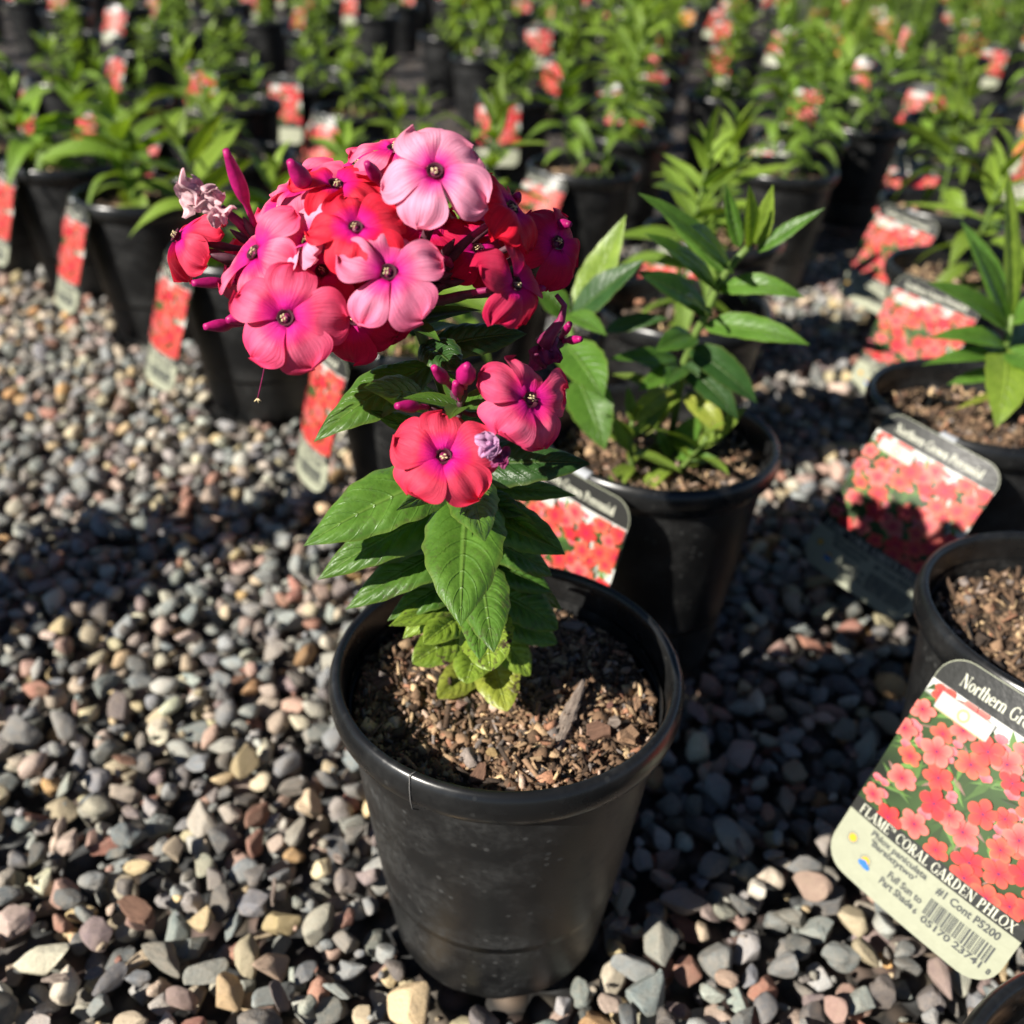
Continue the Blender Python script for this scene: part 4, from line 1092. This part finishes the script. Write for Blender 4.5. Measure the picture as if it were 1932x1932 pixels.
            if cloud:
                for (dx, dy, rr) in ((-.0012, -.0020, .0018), (.0010, -.0022, .0020), (.0, -.0012, .0018), (.0024, -.0026, .0014)):
                    p = [(cxx + dx + rr * math.cos(th), cyy + dy + rr * .8 * math.sin(th), .00026) for th in np.linspace(0, 6.283, 13)[:-1]]
                    mbp.add(bend(p), [list(range(12))], np.array((.03, .15, .42)))
    out['picture'] = mbp.build('picture', M_PRINT, smooth_=False)
    if full:
        def text(items, mat, name):
            mbt = MB()
            for (txt, x, y, h, wmax, align) in items:
                cu = bpy.data.curves.new('t', 'FONT'); cu.body = txt; cu.size = 1.0; cu.align_x = align; cu.resolution_u = 3; cu.offset = .03
                ob = bpy.data.objects.new('t', cu); COL.objects.link(ob)
                dg = bpy.context.evaluated_depsgraph_get(); me = bpy.data.meshes.new_from_object(ob.evaluated_get(dg))
                V = np.array([v.co[:] for v in me.vertices]); F = [list(p.vertices) for p in me.polygons]
                bpy.data.objects.remove(ob); bpy.data.meshes.remove(me); bpy.data.curves.remove(cu)
                w0 = V[:, 0].max() - V[:, 0].min(); sx_ = wmax / w0
                V = np.stack([V[:, 0] * sx_ + x, V[:, 1] * h + y, V[:, 1] * 0 + .00034], 1); mbt.add(bend(V), F)
            return mbt.build(name, mat, smooth_=False)
        def serif(txt, x0, y0_, h, wtot, name):
            adv = [GLY[c][0] if c != ' ' else .42 for c in txt]; tot = sum(adv); sx_ = wtot / tot; x = x0 - wtot / 2; mbt = MB()
            for c, a in zip(txt, adv):
                for P in (glyph_polys(c) if c != ' ' else []):
                    P = np.array(P); V = np.stack([x + P[:, 0] * sx_, y0_ + P[:, 1] * h, P[:, 0] * 0 + .00034], 1); mbt.add(bend(V), [list(range(len(P)))])
                x += a * sx_
            return mbt.build(name, M_LETTER, smooth_=False)
        out['header_lettering'] = serif('Northern Grown Perennial', 0, -.100 * TL, .0066, .74 * TW, 'header_lettering')
        out['name_lettering'] = serif('FLAME\u2122 CORAL GARDEN PHLOX', 0, -.751 * TL, .0053, .90 * TW, 'name_lettering')
        bars = MB(); rb = np.random.RandomState(9); x = .16 * HW
        small = [('Phlox paniculata', -.66 * HW, -.795 * TL, .0045, .34 * TW, 'LEFT'), ("'Barsixtytwo'", -.62 * HW, -.828 * TL, .0045, .28 * TW, 'LEFT'),
                 ('Full Sun to', -.30 * HW, -.885 * TL, .0052, .20 * TW, 'LEFT'), ('Part Shade', -.34 * HW, -.925 * TL, .0052, .20 * TW, 'LEFT'), ('#1 Cont P5200', .16 * HW, -.808 * TL, .0056, .34 * TW, 'LEFT'),
                 ('6', .08 * HW, -.93 * TL, .004, .0018, 'LEFT'), ('05170 23741', .18 * HW, -.935 * TL, .0048, .33 * TW, 'LEFT'), ('8', .90 * HW, -.935 * TL, .004, .0018, 'LEFT')]
        out['small_print'] = text(small, M_INK, 'small_print')
        while x < .86 * HW:
            w = rb.choice([.00025, .0004, .0006, .0009])
            bars.add(bend([(x, -.835 * TL, .0003), (x, -.905 * TL, .0003), (x + w, -.905 * TL, .0003), (x + w, -.835 * TL, .0003)]), [[0, 1, 2, 3]])
            x += w + rb.choice([.0003, .0005, .0008])
        out['barcode'] = bars.build('barcode', M_INK, smooth_=False)
        # strap that hooks over the pot rim
        P = [(0, -.004, -.001), (0, .001, -.002), (0, .0035, -.006), (0, .0025, -.011), (0, -.010, -.013)]
        V = []
        for p in P: V += [(-.006, p[1], p[2]), (.006, p[1], p[2])]
        out['strap'] = mesh('strap', V, grid_faces(len(P), 2), M_CLEAR)
    else:
        P = [(0, -.004, -.001), (0, .0035, -.006), (0, -.010, -.013)]; V = []
        for p in P: V += [(-.006, p[1], p[2]), (.006, p[1], p[2])]
        out['strap'] = mesh('strap', V, grid_faces(len(P), 2), M_CLEAR)
    return out
TAG_FLAT = tag_builder(.35, True); TAG_BOW = tag_builder(.075, True); TAG_FAR = tag_builder(.12, False); TAG_ORANGE = tag_builder(.12, False, 'orange')
def add_tag(pot, meshes, label, phi=220, lean=26, roll=3, tan=.010, z0=.1785, group=None, rr=.0845):
    phi, lean, roll = rad(phi), rad(lean), rad(roll)
    nrm = np.array([math.cos(phi), math.sin(phi), 0]); w = np.array([-math.sin(phi), math.cos(phi), 0])
    dn = math.sin(lean) * nrm - math.cos(lean) * np.array([0, 0, 1.0])
    w2 = math.cos(roll) * w + math.sin(roll) * dn; d2 = -math.sin(roll) * w + math.cos(roll) * dn
    O = np.array([pot[0], pot[1], z0]) + nrm * rr + w * tan
    Mx = np.eye(4); Mx[:3, 0] = w2; Mx[:3, 1] = -d2; Mx[:3, 2] = np.cross(w2, -d2); Mx[:3, 3] = O
    t = thing('plant_tag', label, 'plant tag', group=group); t.matrix_world = mat4(Mx)
    for nme, me in meshes.items(): obj(nme, me, t)
    return t

# ------------------------------------------------------------------ the neighbouring pots
def leaf_px(root, b, t, wpx, c, arch=.15, sp=.1, cam_n=.8, **kw):
    wpx = wpx * 1.18
    p0 = ony(*b); p2 = ony(*t); dep = (pr(p0)[2] + pr(p2)[2]) / 2
    rd = unit((p2 - p0) * np.array([1, 1, 0]))
    nh = np.array([0, 0, 1.0]) + rd * .3 * (1 if p2[2] < p0[2] else -.6) + np.array([-.1, -cam_n, 0])
    return add_leaf(root, p0, p2, wpx / FPX * dep, nh, tuple(np.array(c) * rs.uniform(.9, 1.12)), sp, arch, nx=26, ny=11, wave=.03, quilt=.0009, fold=kw.pop('fold', .22), seed=rs.randint(999), twist=rs.uniform(-.2, .2), **kw)
def K5(a, b, y): return (958.5 + a * .3307, 319.5 + b * .3307, y)
def K4(a, b, y): return (1420.9 + a * .3306, 575 + b * .3306, y)
def K8(a, b, y): return (1277.9 + a * .3386, b * .3386, y)

Bp = thing('potted_phlox', 'leafy green phlox without flowers directly behind the blooming one', 'potted plant', (PB[0], PB[1], 0))
add_pot(Bp, True, SOIL_N[0]); Bl = np.array([PB[0], PB[1], 0])
sB = [onz(1262, 850, .152), ony(*K5(1000, 1120, .580)), ony(*K5(1075, 930, .575)), ony(*K5(1130, 830, .570)), ony(*K5(1210, 640, .565)), ony(*K5(1290, 530, .562)), ony(*K5(1375, 440, .560))]
v_, f_ = tube(np.array(sB) - Bl, np.linspace(.0030, .0022, 7), 9); obj('stem', mesh('stem', v_, f_, M_STEM), Bp)
sB2 = [onz(1180, 850, .152), ony(*K5(450, 1250, .565)), ony(*K5(380, 1050, .560)), ony(*K5(340, 830, .556))]
v_, f_ = tube(np.array(sB2) - Bl, np.linspace(.0028, .002, 4), 9); obj('stem', mesh('stem', v_, f_, M_STEM), Bp)
for b, t, w, c, ar, ym in [
    ((1375, 445, .560), (1372, 85, .545), 40, LIME, .05, 0), ((1320, 445, .562), (1240, 80, .565), 30, MIDG, -.08, 0), ((1425, 435, .562), (1512, 88, .560), 32, LIME, -.06, 0), ((1420, 470, .560), (1805, 222, .55), 30, GREEN, .03, 0),
    ((1275, 560, .563), (742, 135, .545), 40, MIDG, .10, 0), ((1230, 590, .566), (870, 240, .60), 34, MIDG, .1, 0), ((1270, 590, .56), (1035, 320, .52), 52, MIDG, .16, 0), ((1190, 685, .566), (780, 365, .54), 42, MIDG, .12, 0), ((1200, 690, .566), (950, 450, .53), 40, MIDG, .12, 0),
    ((1200, 690, .566), (1690, 735, .545), 40, MIDG, .34, 0), ((1120, 890, .573), (1718, 1000, .54), 50, MIDG, .17, 0), ((1140, 820, .571), (738, 590, .55), 54, SHADE_GREEN, .12, 0), ((1140, 830, .571), (1000, 740, .53), 44, GREEN, .1, 0),
    ((390, 860, .558), (672, 262, .575), 62, LIME, -.05, 0), ((370, 840, .558), (775, 518, .55), 58, SHADE_GREEN, .06, 0), ((340, 830, .556), (562, 950, .52), 40, MIDG, .14, 0), ((345, 840, .557), (120, 640, .56), 50, MIDG, .1, 0),
    ((330, 1000, .558), (545, 1310, .515), 78, MIDG, .20, 0), ((400, 1200, .562), (552, 1600, .525), 74, MIDG, .20, 0), ((560, 920, .57), (915, 850, .56), 32, SHADE_GREEN, .12, 0), ((1060, 950, .575), (840, 1040, .54), 48, GREEN, .12, 0),
    ((1040, 1020, .577), (1420, 1335, .55), 58, SHADE_GREEN, .18, 0), ((1000, 1110, .578), (1312, 1425, .545), 52, SHADE_GREEN, .18, 0), ((960, 1080, .578), (575, 1085, .55), 34, GREEN, .1, 0), ((980, 1130, .578), (745, 1262, .55), 36, MIDG, .12, 0), ((990, 1130, .578), (900, 1240, .54), 40, GREEN, .15, 0),
    ((930, 1260, .58), (700, 1445, .545), 38, YEL, .2, 1), ((950, 1280, .58), (785, 1515, .55), 30, YEL, .2, 1), ((955, 1620, .575), (1112, 1385, .57), 46, MIDG, -.1, 0), ((1010, 1290, .575), (1215, 1500, .55), 40, YEL, .35, 1), ((950, 1640, .57), (1190, 1645, .55), 20, MIDG, .1, 0), ((930, 1650, .57), (850, 1480, .57), 22, MIDG, -.05, 0),
    ((960, 1150, .58), (700, 1060, .62), 46, GREEN, .12, 0), ((1000, 1050, .58), (1210, 1130, .62), 46, GREEN, .14, 0)]:
    leaf_px(Bp, K5(*b), K5(*t), w, c, ar, .6 if ym else .1, blunt=.5 if ym else 0)

_lv, _sm = plant_layout(61, .055, 3, 1.1, .8, .6, .044)
plant_parts(Bp, (_lv, _sm))
Cp = thing('potted_phlox', 'young leafy phlox in the pot whose tag lies half in shadow', 'potted plant', (PC[0], PC[1], 0))
add_pot(Cp, True, SOIL_N[1]); Cl = np.array([PC[0], PC[1], 0])
sC = [onz(1888, 800, .152), ony(*K4(1440, 500, .645)), ony(*K4(1445, 230, .64)), ony(*K4(1480, 60, .638))]
v_, f_ = tube(np.array(sC) - Cl, np.linspace(.003, .002, 4), 9); obj('stem', mesh('stem', v_, f_, M_STEM), Cp)
for b, t, w, c, ar in [(K4(1440, 230, .64), K4(1005, 190, .62), 38, MIDG, .2), (K4(1435, 300, .642), K4(965, 345, .62), 28, MIDG, .25), (K4(1435, 400, .643), K4(1110, 455, .63), 26, MIDG, .25), (K4(1440, 250, .64), K4(1385, 700, .58), 76, LIME, .25), (K4(1440, 500, .645), K4(1150, 600, .62), 12, YEL, .2),
        (K4(1460, 150, .639), K8(1395, 1575, .62), 42, MIDG, .15), (K4(1465, 130, .639), K8(1640, 1340, .63), 44, MIDG, .05), (K4(1480, 60, .638), K8(1835, 925, .64), 38, LIME, .02), (K4(1440, 260, .64), K4(1700, 420, .60), 60, MIDG, .2), (K4(1470, 100, .639), K4(1800, -100, .62), 44, MIDG, .15), (K4(1440, 280, .64), K4(1640, 120, .70), 44, GREEN, .15), (K4(1445, 420, .643), K4(1700, 620, .66), 50, GREEN, .2), (K4(1470, 120, .64), K8(1580, 1230, .70), 44, GREEN, .1)]:
    leaf_px(Cp, b, t, w, c, ar)

Dp = thing('potted_phlox', 'black pot of coarse soil behind the sunlit tag on the gravel', 'potted plant', (PD[0], PD[1], 0))
add_pot(Dp, True, SOIL_N[2])
plant_parts(Dp, ([(k, m_, c, s) for k, m_, c, s in plant_layout(77, .05, 1, 1.2, .2, .1, .035)[0]], plant_layout(77, .05, 1, 1.2, .2, .1, .035)[1]))
for ch in Dp.children:
    if ch.name.startswith(('leaf', 'stem')): ch.location.x += .030; ch.location.y -= .01
Hp = thing('potted_phlox', 'black pot at the end of the row beyond the sunlit tag', 'potted plant', (PH[0], PH[1], 0))
add_pot(Hp, True, SOIL_N[0])

NEAR_PLANTS = [(PF1, 31, .15, 2, 'leafy phlox in a black pot hidden behind the coral blooms'), (PF, 32, .13, 2, 'leafy phlox on the gravel edge between two tagged pots, behind the buds'),
               (PE, 33, .135, 2, 'bushy phlox in a black pot at the gravel edge with brown soil showing'), (PG, 34, .12, 2, 'low bushy phlox in a black pot at the left end of the gravel edge row')]
for p, seed, h, nst, lab in NEAR_PLANTS:
    t = thing('potted_phlox', lab, 'potted plant', (p[0], p[1], 0), 0); add_pot(t, True, SOIL_N[seed % 3]); plant_parts(t, plant_layout(seed, h, nst, 1.1, .6, .3, .078))
LAB_MID = ['leafy green phlox in a black pot in the middle rows', 'phlox with yellowing lower leaves in a black pot in the middle rows', 'tall leafy phlox with several stems in a black pot in the middle rows']
GRP_MID = ['leafy phlox in the middle rows', 'yellowing phlox in the middle rows', 'tall phlox in the middle rows']
protos = []
for i in range(9):
    kind = i % 3
    lay = plant_layout(200 + i, [.14, .105, .22][kind] * (1 + .06 * (i // 3)), [1, 2, 2][kind], [1.15, 1.3, 1.2][kind], [.25, 1.0, .3][kind], .28, [.068, .052, .060][kind])
    t = thing('potted_phlox', LAB_MID[kind], 'potted plant', (0, 0, -5), 0, GRP_MID[kind]); add_pot(t, False, SOIL_N[i % 3] if i < 3 else SOIL_F[i % 3]); plant_parts(t, lay); protos.append(t)
used = set()
MIDLAB = {0: 'leafy phlox in the pot just behind the one with the half shaded tag', 1: 'phlox two pots behind the half shaded tag, at the side of the dark aisle', 2: 'bushy phlox three pots behind the half shaded tag along the dark aisle',
          3: 'phlox in the black pot seen just right of the palest pink bloom', 4: 'phlox whose pot is hidden behind the leafy plant next to the blooming one', 5: 'phlox behind the upright lime tipped leaves of the leafy plant, beside the dark aisle',
          7: 'phlox across the dark aisle from the bushy one, pot rim facing the aisle', 9: 'phlox closing the far end of the dark aisle'}
for i, p in enumerate(MID):
    uu = pr((p[0], p[1], .2))[0]; opts = [1, 4, 0, 7, 3, 1, 4] if uu < 850 else [2, 0, 5, 8, 3, 6, 2]
    k = {0: 0, 1: 3, 2: 1, 3: 2, 6: 5}.get(i, opts[(i * 3) % 7])
    t = protos[k] if k not in used else copy_tree(protos[k]); used.add(k)
    t.location = (p[0], p[1], 0); t.rotation_euler = (0, 0, rs.uniform(0, 6.28))
    t['label'] = LAB_MID[k % 3]; t['group'] = GRP_MID[k % 3]
    if i in MIDLAB:
        t['label'] = MIDLAB[i]
        if 'group' in t: del t['group']
for k in range(9):
    if k not in used:
        for c in list(protos[k].children_recursive): bpy.data.objects.remove(c)
        bpy.data.objects.remove(protos[k])
# beside the gravel, casting the long shadows that cross it
for i, p in enumerate(SIDE):
    t = thing('potted_phlox', ['tall leafy phlox beside the gravel strip, its shadow crossing the stones', 'bushy phlox beside the gravel strip next to a taller one'][i], 'potted plant', (p[0], p[1], 0))
    add_pot(t, False, SOIL_F[i]); plant_parts(t, plant_layout(300 + i, [.24, .20][i], 3, 1.1, .3, .3, .085))

# far rows
LAB_FAR = ['small blurred green phlox in the far rows', 'blurred yellow green phlox in the far rows', 'taller blurred phlox in the far rows', 'fine leaved feathery perennial in the far rows', 'blurred phlox with magenta buds in the far rows']
GRP_FAR = ['green phlox in the far rows', 'yellow green phlox in the far rows', 'taller phlox in the far rows', 'feathery perennials in the far rows', 'budding phlox in the far rows']
FARM = []
for i in range(10):
    k = i % 5
    lay = plant_layout(400 + i, [.16, .13, .27, .18, .28][k], [2, 3, 2, 7, 2][k], [1.1, 1.2, 1.15, 1.4, 1.1][k], [.3, .9, .3, .1, .2][k], .3, [.070, .055, .062, .034, .058][k])
    fo, stm = plant_joined(lay)
    bud = None
    if k == 4:
        r_ = np.random.RandomState(i); bud = []
        for P in lay[1]:
            mbb = MB()
            for q in range(9):
                p0 = P[-1] + np.array([0, 0, .004]); d = unit(np.array([r_.normal() * .8, r_.normal() * .8, 1.0]))
                v, f = bud_geo(p0, p0 + d * r_.uniform(.015, .03), .0038, .0012); mbb.add(v, f)
            bud.append(mbb.build('bud_cluster', M_BUD))
    FARM.append((fo, stm, bud))
KIND = ['green phlox', 'yellow green phlox', 'taller phlox', 'feathery perennial', 'budding phlox']; TAGGED = [bool(q) for q in (rs.rand(len(FAR)) > .5)]; FARK = []
for i, p in enumerate(FAR):
    u, v, d = pr((p[0], p[1], .25))
    k = int(rs.choice([0, 1, 2, 4, 0, 2, 1]))
    if u < 850: k = int(rs.choice([0, 1, 1, 0, 4]))
    if u > 1500 and p[1] > 2.4: k = 3 if rs.rand() < .75 else 2
    kk = k + 5 * rs.randint(2)
    t = thing('potted_perennial' if k == 3 else 'potted_phlox', LAB_FAR[k] + (', tag on its pot' if TAGGED[i] else ', no tag showing'), 'potted plant', (p[0], p[1], 0), rs.uniform(0, 6.28), GRP_FAR[k] + (' with tags' if TAGGED[i] else ' without tags'))
    FARK.append(k)
    sc = rs.uniform(.85, 1.15); t.scale = (1, 1, 1)
    b_, r_m = POT_LO; pp = obj('pot', b_, t); obj('rim', r_m, pp); obj('soil', SOIL_F[i % 3][0], t)
    fo, stm, bud = FARM[kk]
    fz = rs.uniform(.62, .85) if u < 850 else rs.uniform(.85, 1.1)
    for nm_, me_ in [('foliage', fo), ('stem', stm)] + [('bud_cluster', q_) for q_ in bud or []]:
        oo = obj(nm_, me_, t); oo.scale = (fz, fz, fz); oo.location = (0, 0, .152 * (1 - fz))

# tags
add_tag(PD, TAG_FLAT, 'sunlit tag with coral phlox picture and barcode lying over the gravel', 220.4, 26.7, 3.1, .0153, .1787)
add_tag(PC, TAG_FLAT, 'half shaded coral phlox tag with its cream end over dark gravel', 224, 24, 8, .012, .180)
add_tag(PB, TAG_FLAT, 'coral phlox tag behind the blooming plant, black top edge and lower end hidden', 224, 14, 2, .004, .179)
add_tag(PF1, TAG_BOW, 'curved tag half hidden below the coral blooms and their leaves', 203, 14, 2, .010)
add_tag(PF, TAG_BOW, 'curved coral tag hanging beside the gravel nearest the pink buds', 214, 18, 2, .004)
add_tag(PE, TAG_BOW, 'curved coral tag on the gravel edge pot with brown soil showing', 214, 18, 2, .004)
add_tag(PG, TAG_BOW, 'curved coral tag on the last pot of the gravel edge row', 214, 18, 2, .004)
LT = ['coral tag with black header on the right hand pots above the shaded tag', ]
for i, p in enumerate(MID):
    lab, grp = ('coral phlox tag on a pot in the middle rows', 'tags in the middle rows')
    if i == 0: lab, grp = 'coral tag tucked behind the rim of the pot with the shaded tag', None
    if i == 1: lab, grp = 'coral tag with cream end above the two others on the aisle side', None
    if i > 3 and rs.rand() < .3: continue
    add_tag(p, TAG_FLAT if i < 3 else TAG_BOW, lab, 222 + rs.uniform(-10, 10), 20 + rs.uniform(-8, 8), rs.uniform(-3, 8), rs.uniform(-.005, .014), .1785, grp)
for i, p in enumerate(FAR):
    if not TAGGED[i]: continue
    u, v, d = pr((p[0], p[1], .15)); orange = u > 1250 and rs.rand() < .22
    add_tag(p, TAG_ORANGE if orange else TAG_FAR, ('small orange tag on a ' if orange else 'small blurred coral tag on a ') + KIND[FARK[i]] + ' in the far rows', 235 + rs.uniform(-25, 25), 14 + rs.uniform(-14, 10), rs.uniform(-8, 8), rs.uniform(-.01, .01), .1785 + rs.uniform(0, .03), ('orange tags, ' if orange else 'coral tags, ') + KIND[FARK[i]] + ' in the far rows')
